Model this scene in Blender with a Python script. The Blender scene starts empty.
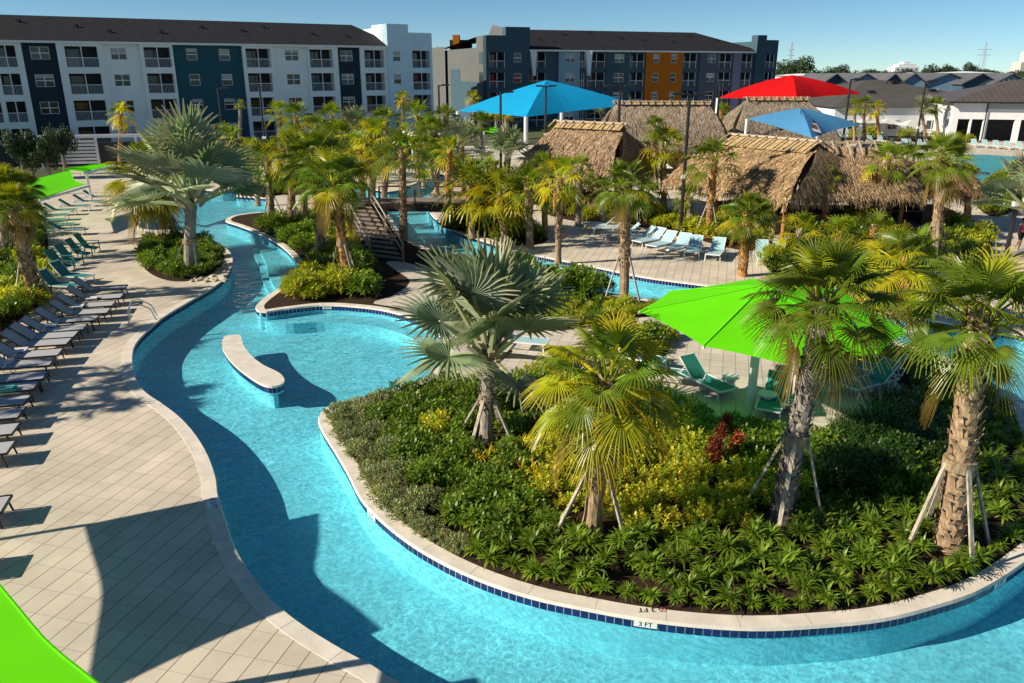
import bpy, math, random
from math import sin, cos, pi, radians
from mathutils import Vector, Matrix, noise
from mathutils.geometry import intersect_point_line

# ---------------------------------------------------------------- camera, light, exposure
SC = bpy.context.scene
COL = SC.collection
W, HH = 1024, 683
F, CX, CY, CAMZ = 790.0, 512.0, 341.5, 9.0
PITCH = math.atan(271 / F)
cam = bpy.data.cameras.new('camera'); camo = bpy.data.objects.new('camera', cam); COL.objects.link(camo)
camo.location = (0, 0, CAMZ); camo.rotation_euler = (pi / 2 - PITCH, 0, 0)
cam.sensor_width = 36; cam.lens = F / W * 36; cam.clip_start = .1; cam.clip_end = 6000
SC.camera = camo
SUN_EL, SUN_AZ = radians(29), radians(15)          # light travels towards (+cos az, +sin az)
wd = bpy.data.worlds.new('World'); SC.world = wd; wd.use_nodes = True
nt = wd.node_tree; nt.nodes.clear()
sky = nt.nodes.new('ShaderNodeTexSky'); sky.sky_type = 'NISHITA'; sky.sun_disc = False
sky.sun_elevation = SUN_EL; sky.sun_rotation = radians(255)
sky.air_density = .85; sky.dust_density = 0.0; sky.ozone_density = 6.5; sky.altitude = 3000
bg = nt.nodes.new('ShaderNodeBackground'); bg.inputs[1].default_value = .088
ow = nt.nodes.new('ShaderNodeOutputWorld')
hz = nt.nodes.new('ShaderNodeMix'); hz.data_type = 'RGBA'; hz.blend_type = 'MULTIPLY'; hz.inputs[0].default_value = 1; hz.inputs[7].default_value = (.84, .86, .72, 1)
nt.links.new(sky.outputs[0], hz.inputs[6]); nt.links.new(hz.outputs[2], bg.inputs[0]); nt.links.new(bg.outputs[0], ow.inputs[0])
sl = bpy.data.lights.new('sun', 'SUN'); sl.energy = 4.7; sl.angle = radians(.5); sl.color = (1, .9, .74)
so = bpy.data.objects.new('sun', sl); COL.objects.link(so)
sdir = Vector((cos(SUN_AZ) * cos(SUN_EL), sin(SUN_AZ) * cos(SUN_EL), -sin(SUN_EL)))
so.rotation_euler = sdir.to_track_quat('-Z', 'Y').to_euler(); so.location = (-40, -10, 40)
SC.view_settings.view_transform = 'Standard'; SC.view_settings.look = 'None'
SC.view_settings.exposure = 0.66; SC.view_settings.gamma = 1
SC.cycles.transparent_max_bounces = 24
SC.cycles.max_bounces = 6; SC.cycles.diffuse_bounces = 3; SC.cycles.glossy_bounces = 3
SC.cycles.transmission_bounces = 4
try: SC.cycles.use_denoising = True
except Exception: pass
SC.cycles.sample_clamp_indirect = 6

# ---------------------------------------------------------------- picture -> place helpers
def ray(x, y):
    a = (x - CX) / F; b = (CY - y) / F
    return Vector((a, cos(PITCH) + b * sin(PITCH), -sin(PITCH) + b * cos(PITCH)))
def G(x, y, z=0.0):                       # where a sight line meets height z
    r = ray(x, y); t = (z - CAMZ) / r.z
    return Vector((r.x * t, r.y * t, z))
def D(x, y, Y):                           # where a sight line meets distance Y
    r = ray(x, y); t = Y / r.y
    return Vector((r.x * t, Y, CAMZ + r.z * t))
def PX(v):
    zc = v[1] * cos(PITCH) - (v[2] - CAMZ) * sin(PITCH); yc = v[1] * sin(PITCH) + (v[2] - CAMZ) * cos(PITCH)
    return CX + F * v[0] / zc, CY - F * yc / zc

# ---------------------------------------------------------------- materials
MATS = {}
def nodes_of(m):
    m.use_nodes = True; n = m.node_tree; n.nodes.clear(); return n, n.nodes, n.links
def M(name, col, rough=.7, var=.12, scale=2.0, spec=.3, metal=0, bump=0, detail=4):
    if name in MATS: return MATS[name]
    m = bpy.data.materials.new(name); n, N, L = nodes_of(m)
    tc = N.new('ShaderNodeTexCoord'); nz = N.new('ShaderNodeTexNoise'); nz.inputs['Scale'].default_value = scale
    nz.inputs['Detail'].default_value = detail
    L.new(tc.outputs['Object'], nz.inputs['Vector'])
    r = N.new('ShaderNodeValToRGB'); L.new(nz.outputs[0], r.inputs[0])
    r.color_ramp.elements[0].position = .3; r.color_ramp.elements[1].position = .7
    r.color_ramp.elements[0].color = tuple(c * (1 - var) for c in col) + (1,)
    r.color_ramp.elements[1].color = tuple(min(1, c * (1 + var)) for c in col) + (1,)
    b = N.new('ShaderNodeBsdfPrincipled'); L.new(r.outputs[0], b.inputs['Base Color'])
    b.inputs['Roughness'].default_value = rough; b.inputs['Specular IOR Level'].default_value = spec
    b.inputs['Metallic'].default_value = metal
    if bump:
        bp = N.new('ShaderNodeBump'); bp.inputs['Strength'].default_value = bump; bp.inputs['Distance'].default_value = .02
        nz2 = N.new('ShaderNodeTexNoise'); nz2.inputs['Scale'].default_value = scale * 8; L.new(tc.outputs['Object'], nz2.inputs['Vector'])
        L.new(nz2.outputs[0], bp.inputs['Height']); L.new(bp.outputs[0], b.inputs['Normal'])
    o = N.new('ShaderNodeOutputMaterial'); L.new(b.outputs[0], o.inputs[0])
    MATS[name] = m; return m
def LEAF(name, col, trans=.35, rough=.45, tcol=None, spec=.35):
    """leaf colour x per-face 'tint' attribute, thin translucent"""
    if name in MATS: return MATS[name]
    m = bpy.data.materials.new(name); n, N, L = nodes_of(m)
    at = N.new('ShaderNodeAttribute'); at.attribute_name = 'tint'
    oi = N.new('ShaderNodeObjectInfo')
    hs = N.new('ShaderNodeHueSaturation'); mr = N.new('ShaderNodeMapRange')
    mr.inputs[3].default_value = .8; mr.inputs[4].default_value = 1.25
    L.new(oi.outputs['Random'], mr.inputs[0]); L.new(mr.outputs[0], hs.inputs['Value'])
    mx = N.new('ShaderNodeMix'); mx.data_type = 'RGBA'; mx.blend_type = 'MULTIPLY'; mx.inputs[0].default_value = 1
    L.new(at.outputs['Color'], mx.inputs[6]); mx.inputs[7].default_value = col + (1,)
    L.new(mx.outputs[2], hs.inputs['Color'])
    b = N.new('ShaderNodeBsdfPrincipled'); L.new(hs.outputs[0], b.inputs['Base Color'])
    b.inputs['Roughness'].default_value = rough; b.inputs['Specular IOR Level'].default_value = spec
    t = N.new('ShaderNodeBsdfTranslucent')
    m2 = N.new('ShaderNodeMix'); m2.data_type = 'RGBA'; m2.blend_type = 'MULTIPLY'; m2.inputs[0].default_value = 1
    L.new(hs.outputs[0], m2.inputs[6]); m2.inputs[7].default_value = (tcol or (1.5, 1.7, .6)) + (1,)
    L.new(m2.outputs[2], t.inputs[0])
    ms = N.new('ShaderNodeMixShader'); ms.inputs[0].default_value = trans
    L.new(b.outputs[0], ms.inputs[1]); L.new(t.outputs[0], ms.inputs[2])
    o = N.new('ShaderNodeOutputMaterial'); L.new(ms.outputs[0], o.inputs[0])
    MATS[name] = m; return m
def CLOTH(name, col, trans=.25):
    if name in MATS: return MATS[name]
    m = bpy.data.materials.new(name); n, N, L = nodes_of(m)
    tc = N.new('ShaderNodeTexCoord'); wv = N.new('ShaderNodeTexNoise'); wv.inputs['Scale'].default_value = 1.2
    L.new(tc.outputs['Object'], wv.inputs['Vector'])
    r = N.new('ShaderNodeValToRGB'); L.new(wv.outputs[0], r.inputs[0])
    r.color_ramp.elements[0].color = tuple(c * .88 for c in col) + (1,); r.color_ramp.elements[1].color = tuple(min(1, c * 1.08) for c in col) + (1,)
    b = N.new('ShaderNodeBsdfPrincipled'); L.new(r.outputs[0], b.inputs['Base Color']); b.inputs['Roughness'].default_value = .8
    b.inputs['Specular IOR Level'].default_value = .15
    t = N.new('ShaderNodeBsdfTranslucent'); L.new(r.outputs[0], t.inputs[0])
    ms = N.new('ShaderNodeMixShader'); ms.inputs[0].default_value = trans
    L.new(b.outputs[0], ms.inputs[1]); L.new(t.outputs[0], ms.inputs[2])
    o = N.new('ShaderNodeOutputMaterial'); L.new(ms.outputs[0], o.inputs[0])
    MATS[name] = m; return m

def paver_mat(name, col, joint, u, v, ang, w1=.030, w2=.016, f2=.45):
    """stone pavers: continuous open joints one way, faint cross joints the other"""
    m = bpy.data.materials.new(name); n, N, L = nodes_of(m)
    geo = N.new('ShaderNodeNewGeometry'); mp = N.new('ShaderNodeMapping'); mp.vector_type = 'TEXTURE'
    mp.inputs['Rotation'].default_value = (0, 0, ang); L.new(geo.outputs['Position'], mp.inputs[0])
    sx = N.new('ShaderNodeSeparateXYZ'); L.new(mp.outputs[0], sx.inputs[0])
    def math_(op, a, b=None):
        q = N.new('ShaderNodeMath'); q.operation = op
        for i, x in enumerate((a, b)):
            if x is None: continue
            if isinstance(x, (int, float)): q.inputs[i].default_value = x
            else: L.new(x, q.inputs[i])
        return q.outputs[0]
    def joint_(sock, period, wid):
        d = math_('DIVIDE', sock, period); f = math_('FRACT', d); c_ = math_('ABSOLUTE', math_('SUBTRACT', f, .5))
        mr = N.new('ShaderNodeMapRange'); mr.inputs[1].default_value = .5 - wid; mr.inputs[2].default_value = .5 - wid * .35; L.new(c_, mr.inputs[0])
        return mr.outputs[0], math_('FLOOR', d)
    jy, fy = joint_(sx.outputs[1], v, w1); jx, fx = joint_(sx.outputs[0], u, w2)
    cmb = N.new('ShaderNodeCombineXYZ'); L.new(fx, cmb.inputs[0]); L.new(fy, cmb.inputs[1])
    wn = N.new('ShaderNodeTexWhiteNoise'); wn.noise_dimensions = '2D'; L.new(cmb.outputs[0], wn.inputs['Vector'])
    cell = N.new('ShaderNodeMapRange'); cell.inputs[3].default_value = .93; cell.inputs[4].default_value = 1.06; L.new(wn.outputs[0], cell.inputs[0])
    jt = math_('MAXIMUM', jy, math_('MULTIPLY', jx, f2))
    nz = N.new('ShaderNodeTexNoise'); nz.inputs['Scale'].default_value = .5; nz.inputs['Detail'].default_value = 9; nz.inputs['Roughness'].default_value = .65
    L.new(geo.outputs['Position'], nz.inputs['Vector'])
    mr = N.new('ShaderNodeMapRange'); mr.inputs[1].default_value = .3; mr.inputs[2].default_value = .7; mr.inputs[3].default_value = .78; mr.inputs[4].default_value = 1.1; L.new(nz.outputs[0], mr.inputs[0])
    nz2 = N.new('ShaderNodeTexNoise'); nz2.inputs['Scale'].default_value = 40; L.new(geo.outputs['Position'], nz2.inputs['Vector'])
    mr2 = N.new('ShaderNodeMapRange'); mr2.inputs[3].default_value = .9; mr2.inputs[4].default_value = 1.1; L.new(nz2.outputs[0], mr2.inputs[0])
    k = math_('MULTIPLY', math_('MULTIPLY', mr.outputs[0], mr2.outputs[0]), cell.outputs[0])
    mx = N.new('ShaderNodeMix'); mx.data_type = 'RGBA'; L.new(jt, mx.inputs[0]); mx.inputs[6].default_value = col + (1,); mx.inputs[7].default_value = joint + (1,)
    vm = N.new('ShaderNodeVectorMath'); vm.operation = 'SCALE'; L.new(mx.outputs[2], vm.inputs[0]); L.new(k, vm.inputs['Scale'])
    b = N.new('ShaderNodeBsdfPrincipled'); L.new(vm.outputs[0], b.inputs['Base Color']); b.inputs['Roughness'].default_value = .85
    b.inputs['Specular IOR Level'].default_value = .2
    bp = N.new('ShaderNodeBump'); bp.inputs['Strength'].default_value = .4; bp.inputs['Distance'].default_value = .01; bp.invert = True
    L.new(jt, bp.inputs['Height']); L.new(bp.outputs[0], b.inputs['Normal'])
    o = N.new('ShaderNodeOutputMaterial'); L.new(b.outputs[0], o.inputs[0]); MATS[name] = m
    return m

def water_mat():
    m = bpy.data.materials.new('pool_water'); n, N, L = nodes_of(m)
    geo = N.new('ShaderNodeNewGeometry')
    def warp(scale, amt):
        z = N.new('ShaderNodeTexNoise'); z.inputs['Scale'].default_value = scale; z.inputs['Detail'].default_value = 3
        L.new(geo.outputs['Position'], z.inputs['Vector'])
        s = N.new('ShaderNodeVectorMath'); s.operation = 'SCALE'; s.inputs['Scale'].default_value = amt; L.new(z.outputs['Color'], s.inputs[0])
        a = N.new('ShaderNodeVectorMath'); a.operation = 'ADD'; L.new(geo.outputs['Position'], a.inputs[0]); L.new(s.outputs[0], a.inputs[1])
        return a.outputs[0]
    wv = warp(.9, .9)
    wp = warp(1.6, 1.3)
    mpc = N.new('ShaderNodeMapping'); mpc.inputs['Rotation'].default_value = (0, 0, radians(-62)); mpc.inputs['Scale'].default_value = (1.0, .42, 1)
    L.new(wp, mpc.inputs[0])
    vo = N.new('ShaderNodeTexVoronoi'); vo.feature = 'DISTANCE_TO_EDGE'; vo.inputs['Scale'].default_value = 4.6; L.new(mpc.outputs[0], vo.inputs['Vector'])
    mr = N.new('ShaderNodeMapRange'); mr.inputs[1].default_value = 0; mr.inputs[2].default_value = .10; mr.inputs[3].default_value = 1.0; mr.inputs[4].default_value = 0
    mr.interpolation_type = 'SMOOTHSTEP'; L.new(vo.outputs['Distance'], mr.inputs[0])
    # caustic light net drawn into the water's tint, fading out in calm patches
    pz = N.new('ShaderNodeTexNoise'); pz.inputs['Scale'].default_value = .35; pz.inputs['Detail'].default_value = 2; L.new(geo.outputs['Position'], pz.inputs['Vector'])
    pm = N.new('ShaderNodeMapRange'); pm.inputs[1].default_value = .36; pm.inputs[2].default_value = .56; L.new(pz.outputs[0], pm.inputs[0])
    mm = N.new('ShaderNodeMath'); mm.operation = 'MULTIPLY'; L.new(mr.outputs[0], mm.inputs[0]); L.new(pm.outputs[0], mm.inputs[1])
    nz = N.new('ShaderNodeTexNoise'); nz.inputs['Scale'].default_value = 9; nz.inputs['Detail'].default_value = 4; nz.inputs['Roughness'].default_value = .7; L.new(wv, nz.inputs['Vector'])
    nm = N.new('ShaderNodeMapRange'); nm.inputs[1].default_value = .34; nm.inputs[2].default_value = .66; nm.inputs[3].default_value = .74; nm.inputs[4].default_value = 1.10; L.new(nz.outputs[0], nm.inputs[0])  # fine bright ripple highlights painted into the same tint
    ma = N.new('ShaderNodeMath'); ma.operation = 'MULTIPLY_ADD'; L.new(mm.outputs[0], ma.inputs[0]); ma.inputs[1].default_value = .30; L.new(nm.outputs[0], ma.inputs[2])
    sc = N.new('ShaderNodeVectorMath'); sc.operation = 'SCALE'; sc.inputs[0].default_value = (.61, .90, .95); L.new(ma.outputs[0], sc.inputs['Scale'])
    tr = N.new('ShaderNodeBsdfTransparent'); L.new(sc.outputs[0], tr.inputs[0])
    gl = N.new('ShaderNodeBsdfGlossy'); gl.inputs['Roughness'].default_value = .04
    bz = N.new('ShaderNodeTexNoise'); bz.inputs['Scale'].default_value = 2.6; bz.inputs['Detail'].default_value = 4; L.new(wv, bz.inputs['Vector'])
    bp = N.new('ShaderNodeBump'); bp.inputs['Strength'].default_value = .75; bp.inputs['Distance'].default_value = .12; L.new(bz.outputs[0], bp.inputs['Height'])
    L.new(bp.outputs[0], gl.inputs['Normal'])
    dt = N.new('ShaderNodeVectorMath'); dt.operation = 'DOT_PRODUCT'; L.new(geo.outputs['Incoming'], dt.inputs[0]); L.new(bp.outputs[0], dt.inputs[1])
    ab = N.new('ShaderNodeMath'); ab.operation = 'ABSOLUTE'; L.new(dt.outputs['Value'], ab.inputs[0])
    om = N.new('ShaderNodeMath'); om.operation = 'SUBTRACT'; om.inputs[0].default_value = 1; L.new(ab.outputs[0], om.inputs[1])
    pw = N.new('ShaderNodeMath'); pw.operation = 'POWER'; L.new(om.outputs[0], pw.inputs[0]); pw.inputs[1].default_value = 5
    fr = N.new('ShaderNodeMath'); fr.operation = 'MULTIPLY_ADD'; L.new(pw.outputs[0], fr.inputs[0]); fr.inputs[1].default_value = .9; fr.inputs[2].default_value = .02
    ms = N.new('ShaderNodeMixShader'); L.new(fr.outputs[0], ms.inputs[0]); L.new(tr.outputs[0], ms.inputs[1]); L.new(gl.outputs[0], ms.inputs[2])
    o = N.new('ShaderNodeOutputMaterial'); L.new(ms.outputs[0], o.inputs[0]); MATS['pool_water'] = m
    return m

def stripe_mat(name, c1, c2, period, duty=.5, axis=0, rough=.6, spec=.3):
    m = bpy.data.materials.new(name); n, N, L = nodes_of(m)
    tc = N.new('ShaderNodeTexCoord'); sx = N.new('ShaderNodeSeparateXYZ'); L.new(tc.outputs['Object'], sx.inputs[0])
    d = N.new('ShaderNodeMath'); d.operation = 'DIVIDE'; L.new(sx.outputs[axis], d.inputs[0]); d.inputs[1].default_value = period
    f = N.new('ShaderNodeMath'); f.operation = 'FRACT'; L.new(d.outputs[0], f.inputs[0])
    g = N.new('ShaderNodeMath'); g.operation = 'GREATER_THAN'; L.new(f.outputs[0], g.inputs[0]); g.inputs[1].default_value = duty
    mx = N.new('ShaderNodeMix'); mx.data_type = 'RGBA'; L.new(g.outputs[0], mx.inputs[0]); mx.inputs[6].default_value = c1 + (1,); mx.inputs[7].default_value = c2 + (1,)
    nz = N.new('ShaderNodeTexNoise'); nz.inputs['Scale'].default_value = .8; nz.inputs['Detail'].default_value = 6; L.new(tc.outputs['Object'], nz.inputs['Vector'])
    mr = N.new('ShaderNodeMapRange'); mr.inputs[3].default_value = .8; mr.inputs[4].default_value = 1.2; L.new(nz.outputs[0], mr.inputs[0])
    vm = N.new('ShaderNodeVectorMath'); vm.operation = 'SCALE'; L.new(mx.outputs[2], vm.inputs[0]); L.new(mr.outputs[0], vm.inputs['Scale'])
    b = N.new('ShaderNodeBsdfPrincipled'); L.new(vm.outputs[0], b.inputs['Base Color']); b.inputs['Roughness'].default_value = rough
    b.inputs['Specular IOR Level'].default_value = spec
    o = N.new('ShaderNodeOutputMaterial'); L.new(b.outputs[0], o.inputs[0]); MATS[name] = m
    return m

# ---------------------------------------------------------------- mesh builder
class MB:
    def __init__(s): s.v = []; s.f = []; s.t = []; s.any = False
    def face(s, pts, tint=None):
        i = len(s.v); s.v += [tuple(p) for p in pts]; s.f.append(tuple(range(i, i + len(pts)))); s.t.append(tint or (1, 1, 1))
        if tint: s.any = True
    def raw(s, vs, fs, tint=None):
        i = len(s.v); s.v += [tuple(p) for p in vs]; s.f += [tuple(i + k for k in f) for f in fs]; s.t += [tint or (1, 1, 1)] * len(fs)
        if tint: s.any = True
    def box(s, a, b, M_=None, tint=None):
        x0, y0, z0 = a; x1, y1, z1 = b
        vs = [Vector(p) for p in ((x0, y0, z0), (x1, y0, z0), (x1, y1, z0), (x0, y1, z0), (x0, y0, z1), (x1, y0, z1), (x1, y1, z1), (x0, y1, z1))]
        if M_: vs = [M_ @ p for p in vs]
        s.raw(vs, [(0, 3, 2, 1), (4, 5, 6, 7), (0, 1, 5, 4), (1, 2, 6, 5), (2, 3, 7, 6), (3, 0, 4, 7)], tint)
    def bar(s, p0, p1, w, h=None, tint=None):
        h = h or w; p0 = Vector(p0); p1 = Vector(p1); d = p1 - p0; L_ = d.length
        if L_ < 1e-6: return
        q = d.to_track_quat('X', 'Z'); Mx = Matrix.Translation(p0) @ q.to_matrix().to_4x4()
        s.box((0, -w / 2, -h / 2), (L_, w / 2, h / 2), Mx, tint)
    def tube(s, pts, rads, n=8, cap=True, tint=None):
        pts = [Vector(p) for p in pts]
        if not isinstance(rads, (list, tuple)): rads = [rads] * len(pts)
        rings = []; i0 = len(s.v); x = None
        for k, p in enumerate(pts):
            d = (pts[min(k + 1, len(pts) - 1)] - pts[max(k - 1, 0)]).normalized()
            if x is None: x = d.orthogonal().normalized()
            x = (x - d * x.dot(d)).normalized(); y = d.cross(x)
            for j in range(n):
                a = 2 * pi * j / n; s.v.append(tuple(p + (x * cos(a) + y * sin(a)) * rads[k]))
        fs = []
        for k in range(len(pts) - 1):
            for j in range(n):
                fs.append((i0 + k * n + j, i0 + k * n + (j + 1) % n, i0 + (k + 1) * n + (j + 1) % n, i0 + (k + 1) * n + j))
        if cap:
            fs.append(tuple(i0 + j for j in reversed(range(n)))); fs.append(tuple(i0 + (len(pts) - 1) * n + j for j in range(n)))
        s.f += fs; s.t += [tint or (1, 1, 1)] * len(fs)
        if tint: s.any = True
    def mesh(s, name, mat, smooth=False):
        me = bpy.data.meshes.new(name); me.from_pydata(s.v, [], s.f)
        if mat: me.materials.append(mat)
        if s.any:
            at = me.attributes.new('tint', 'FLOAT_COLOR', 'FACE')
            buf = []
            for t in s.t: buf += [t[0], t[1], t[2], 1]
            at.data.foreach_set('color', buf)
        if smooth: me.polygons.foreach_set('use_smooth', [True] * len(me.polygons))
        me.update(); return me
    def build(s, name, mat, parent=None, smooth=False, loc=None):
        return obj(name, s.mesh(name, mat, smooth), parent, loc)
def obj(name, me, parent=None, loc=None):
    o = bpy.data.objects.new(name, me); COL.objects.link(o)
    if parent: o.parent = parent
    if loc is not None: o.location = loc
    return o
def tag(o, label, cat, group=None):
    o['label'] = label; o['category'] = cat
    if group: o['group'] = group
    return o
def thing(name, label, cat, loc=(0, 0, 0), rz=0, group=None):
    o = bpy.data.objects.new(name, None); COL.objects.link(o); o.empty_display_size = .1
    o.location = loc; o.rotation_euler = (0, 0, rz); return tag(o, label, cat, group)
def struct(o): o['kind'] = 'structure'; return o
def stuff(o, label, cat): o['kind'] = 'stuff'; o['label'] = label; o['category'] = cat; return o
def copy_tree(o, parent=None):
    c = o.copy(); COL.objects.link(c)
    if parent: c.parent = parent
    for ch in KIDS.get(o.name, []): copy_tree(ch, c)
    return c
KIDS = {}
def index_kids(root):
    for ch in root.children: KIDS.setdefault(root.name, []).append(ch); index_kids(ch)
def spline(pts, n=8, closed=True):
    out = []; N_ = len(pts)
    for i in range(N_ if closed else N_ - 1):
        g = lambda k: pts[k % N_] if closed else pts[max(0, min(N_ - 1, k))]
        p0, p1, p2, p3 = g(i - 1), g(i), g(i + 1), g(i + 2)
        for k in range(n):
            t = k / n
            out.append(Vector([.5 * ((2 * p1[c]) + (-p0[c] + p2[c]) * t + (2 * p0[c] - 5 * p1[c] + 4 * p2[c] - p3[c]) * t * t + (-p0[c] + 3 * p1[c] - 3 * p2[c] + p3[c]) * t ** 3) for c in (0, 1)]))
    if not closed: out.append(Vector(pts[-1][:2]))
    return out
def resample(loop, step, closed=True):
    pts = list(loop) + ([loop[0]] if closed else [])
    out = [pts[0].copy()]; acc = 0
    for a, b in zip(pts, pts[1:]):
        d = (b - a).length; pos = step - acc
        while pos <= d: out.append(a.lerp(b, pos / d)); pos += step
        acc = d - (pos - step)
    return out
def area(loop): return .5 * sum(a.x * b.y - b.x * a.y for a, b in zip(loop, loop[1:] + loop[:1]))
def fill(name, loops, z, mat):
    cu = bpy.data.curves.new(name, 'CURVE'); cu.dimensions = '2D'; cu.fill_mode = 'BOTH'
    for lp in loops:
        sp = cu.splines.new('POLY'); sp.points.add(len(lp) - 1); sp.use_cyclic_u = True
        for p, q in zip(sp.points, lp): p.co = (q[0], q[1], 0, 1)
    o = bpy.data.objects.new(name, cu); COL.objects.link(o)
    me = bpy.data.meshes.new_from_object(o); bpy.data.objects.remove(o); me.name = name
    # one upward-facing sheet
    vs = [v.co.copy() for v in me.vertices]; fs = []
    for p in me.polygons:
        idx = list(p.vertices)
        if p.normal.z < 0: idx.reverse()
        fs.append(idx)
    m2 = bpy.data.meshes.new(name); m2.from_pydata([(v.x, v.y, 0) for v in vs], [], fs); m2.materials.append(mat); bpy.data.meshes.remove(me)
    o = obj(name, m2); o.location.z = z; return o
def offset(loop, d):                    # + = outward for a counter-clockwise loop
    s = 1 if area(loop) > 0 else -1; n = len(loop); out = []
    for i in range(n):
        t = (loop[(i + 1) % n] - loop[i - 1]).normalized()
        out.append(loop[i] + Vector((t.y, -t.x)) * d * s)
    return out
def ribbon(mb, a, za, b, zb, closed=True):
    n = len(a)
    for i in range(n if closed else n - 1):
        j = (i + 1) % n
        mb.face([(a[i].x, a[i].y, za), (a[j].x, a[j].y, za), (b[j].x, b[j].y, zb), (b[i].x, b[i].y, zb)])
def inside(p, poly):
    c = False; j = len(poly) - 1
    for i in range(len(poly)):
        a, b = poly[i], poly[j]
        if (a[1] > p[1]) != (b[1] > p[1]) and p[0] < (b[0] - a[0]) * (p[1] - a[1]) / (b[1] - a[1]) + a[0]: c = not c
        j = i
    return c
def edist(p, poly):
    p = Vector((p[0], p[1])); m = 1e9
    for a, b in zip(poly, poly[1:] + poly[:1]):
        ab = b - a; t = max(0, min(1, (p - a).dot(ab) / max(ab.length_squared, 1e-9))); m = min(m, (a + ab * t - p).length)
    return m
def P2(pxs): return [G(*q).xy for q in pxs]
R = random.Random(7)

# ================================================================ THE GROUND, DECKS AND POOL
outer_px = [(400,683),(370,665),(340,649),(300,624),(270,599),(250,574),(233,545),(223,515),(217,495),(215,478),(207,455),(195,435),(180,418),(162,404),(147,394),(138,384),(133,372),(132,355),(136,343),(148,330),(165,316),(190,301),(215,286),(226,276),(232,264),(231,254),(222,245),(207,238),(190,233),(172,230),(150,230),(137,226),(131,217),(133,208),(150,198),(172,192),(200,190),(225,191),(243,188),(262,180),(280,171),(310,163),(330,168),(352,178),(374,189),(394,191),(411,185),(427,179),(441,174),(450,176),(446,181),(434,190),(426,203),(432,215),(445,225),(460,233),(490,243),(520,252),(550,258),(600,268),(650,278),(733,289),(800,300),(870,311),(930,320),(985,330),(1045,341)]
outer = P2(outer_px) + [Vector(p) for p in ((19.0,22.0),(18.5,17.5),(16.8,13),(12.5,9),(8,6.9),(4,6.9),(1.2,8.0))]
OUT = spline(outer, 8)
inner_px = [(985,587),(930,607),(880,619),(820,625),(760,628),(700,625),(640,618),(590,609),(530,596),(470,575),(420,549),(385,523),(362,499),(349,474),(335,450),(323,431),(319,418),(326,408),(343,403),(370,396),(400,388),(424,378),(440,363),(445,350),(439,334),(425,323),(400,314),(370,308),(325,305),(285,309),(262,312),(256,307),(262,300),(276,290),(292,280),(298,268),(294,258),(280,245),(260,234),(240,226),(226,221),(232,216),(250,213),(268,211),(273,205),(268,199),(250,197),(237,196),(239,192),(255,187),(280,183),(306,180),(325,185),(350,195),(370,204),(384,210),(393,221),(402,234),(424,247),(453,254),(490,260),(520,276),(560,284),(590,290),(660,301),(735,312),(850,331),(937,354),(983,379),(1024,412)]
inner = P2(inner_px) + [Vector(p) for p in ((13.0,17.3),(12.6,15.4),(10.6,13.6))]
INN = spline(inner, 8)
OUT = resample(OUT, .3); INN = resample(INN, .3)
BIG = [(-1600,-300),(1600,-300),(1600,3500),(-1600,3500)]

deck_m = paver_mat('pool_deck_pavers', (.63,.55,.435), (.20,.165,.13), .60, .395, radians(75))
walk_m = paver_mat('walkway_pavers', (.60,.53,.435), (.28,.235,.19), .6, .4, radians(75), .03, .03, .8)
cop_m = M('coping_stone', (.68,.61,.52), .8, .12, 2.5, .2, bump=.15)
tile_m = None
def tile_mat():
    m = bpy.data.materials.new('waterline_tile'); n, N, L = nodes_of(m)
    at = N.new('ShaderNodeAttribute'); at.attribute_name = 'tint'
    b = N.new('ShaderNodeBsdfPrincipled'); L.new(at.outputs['Color'], b.inputs['Base Color']); b.inputs['Roughness'].default_value = .15
    o = N.new('ShaderNodeOutputMaterial'); L.new(b.outputs[0], o.inputs[0]); return m
tile_m = tile_mat()
plaster = M('pool_plaster', (.34,.70,.77), .8, .06, .8, .1)
soil = M('mulch', (.045,.028,.018), .95, .5, 14, .1, bump=.6)
grass_m = M('grass', (.055,.10,.022), .9, .35, 1.5, .1)
asph = M('asphalt', (.055,.055,.058), .9, .2, 3, .2)

struct(fill('ground', [BIG, list(offset(OUT, 1.0))], -.012, M('ground_far', (.10,.11,.055), .95, .35, .02, .1)))
deck_out = [Vector(p) for p in ((-13,3),(30,3),(40,30),(66,60),(82,108),(60,112),(-20,100),(-44,92),(-40,60),(-30,46),(-24,30),(-17.5,18),(-15,9))]
struct(fill('pool_deck', [deck_out, list(offset(OUT, .3))], 0, deck_m))
# pool floor, walls, water
box_out = [Vector(p) for p in ((-50,2),(60,2),(60,110),(-50,110))]
struct(fill('pool_floor', [offset(OUT, .05)], -.80, plaster))
w = MB(); ribbon(w, OUT, -.81, OUT, -.05); ribbon(w, INN, -.81, INN, -.05); struct(w.build('pool_wall', plaster))
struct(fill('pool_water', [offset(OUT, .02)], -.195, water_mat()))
# coping
c = MB()
for lp, s in ((OUT, 1), (INN, -1)):
    a0 = offset(lp, -.03 * s); a1 = offset(lp, -.005 * s); b1 = offset(lp, .31 * s)
    ribbon(c, a0, -.045, a1, .012); ribbon(c, a1, .012, b1, .012); ribbon(c, b1, .012, b1, -.05)
struct(c.build('pool_coping', cop_m))
cj = MB()
for lp, s in ((OUT, 1), (INN, -1)):
    l2 = resample(lp, 1.25); i2 = offset(l2, .0); o2_ = offset(l2, .305 * s)
    for i in range(len(l2)):
        a, b = i2[i], o2_[i]
        if (b - a).length > .6: continue
        tv = (b - a).normalized(); nv = Vector((-tv.y, tv.x)) * .005
        cj.face([(a.x - nv.x, a.y - nv.y, .0145), (a.x + nv.x, a.y + nv.y, .0145), (b.x + nv.x, b.y + nv.y, .0145), (b.x - nv.x, b.y - nv.y, .0145)])
struct(cj.build('coping_joints', M('joint_sand', (.50,.44,.37), .9, .2, 5)))
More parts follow.
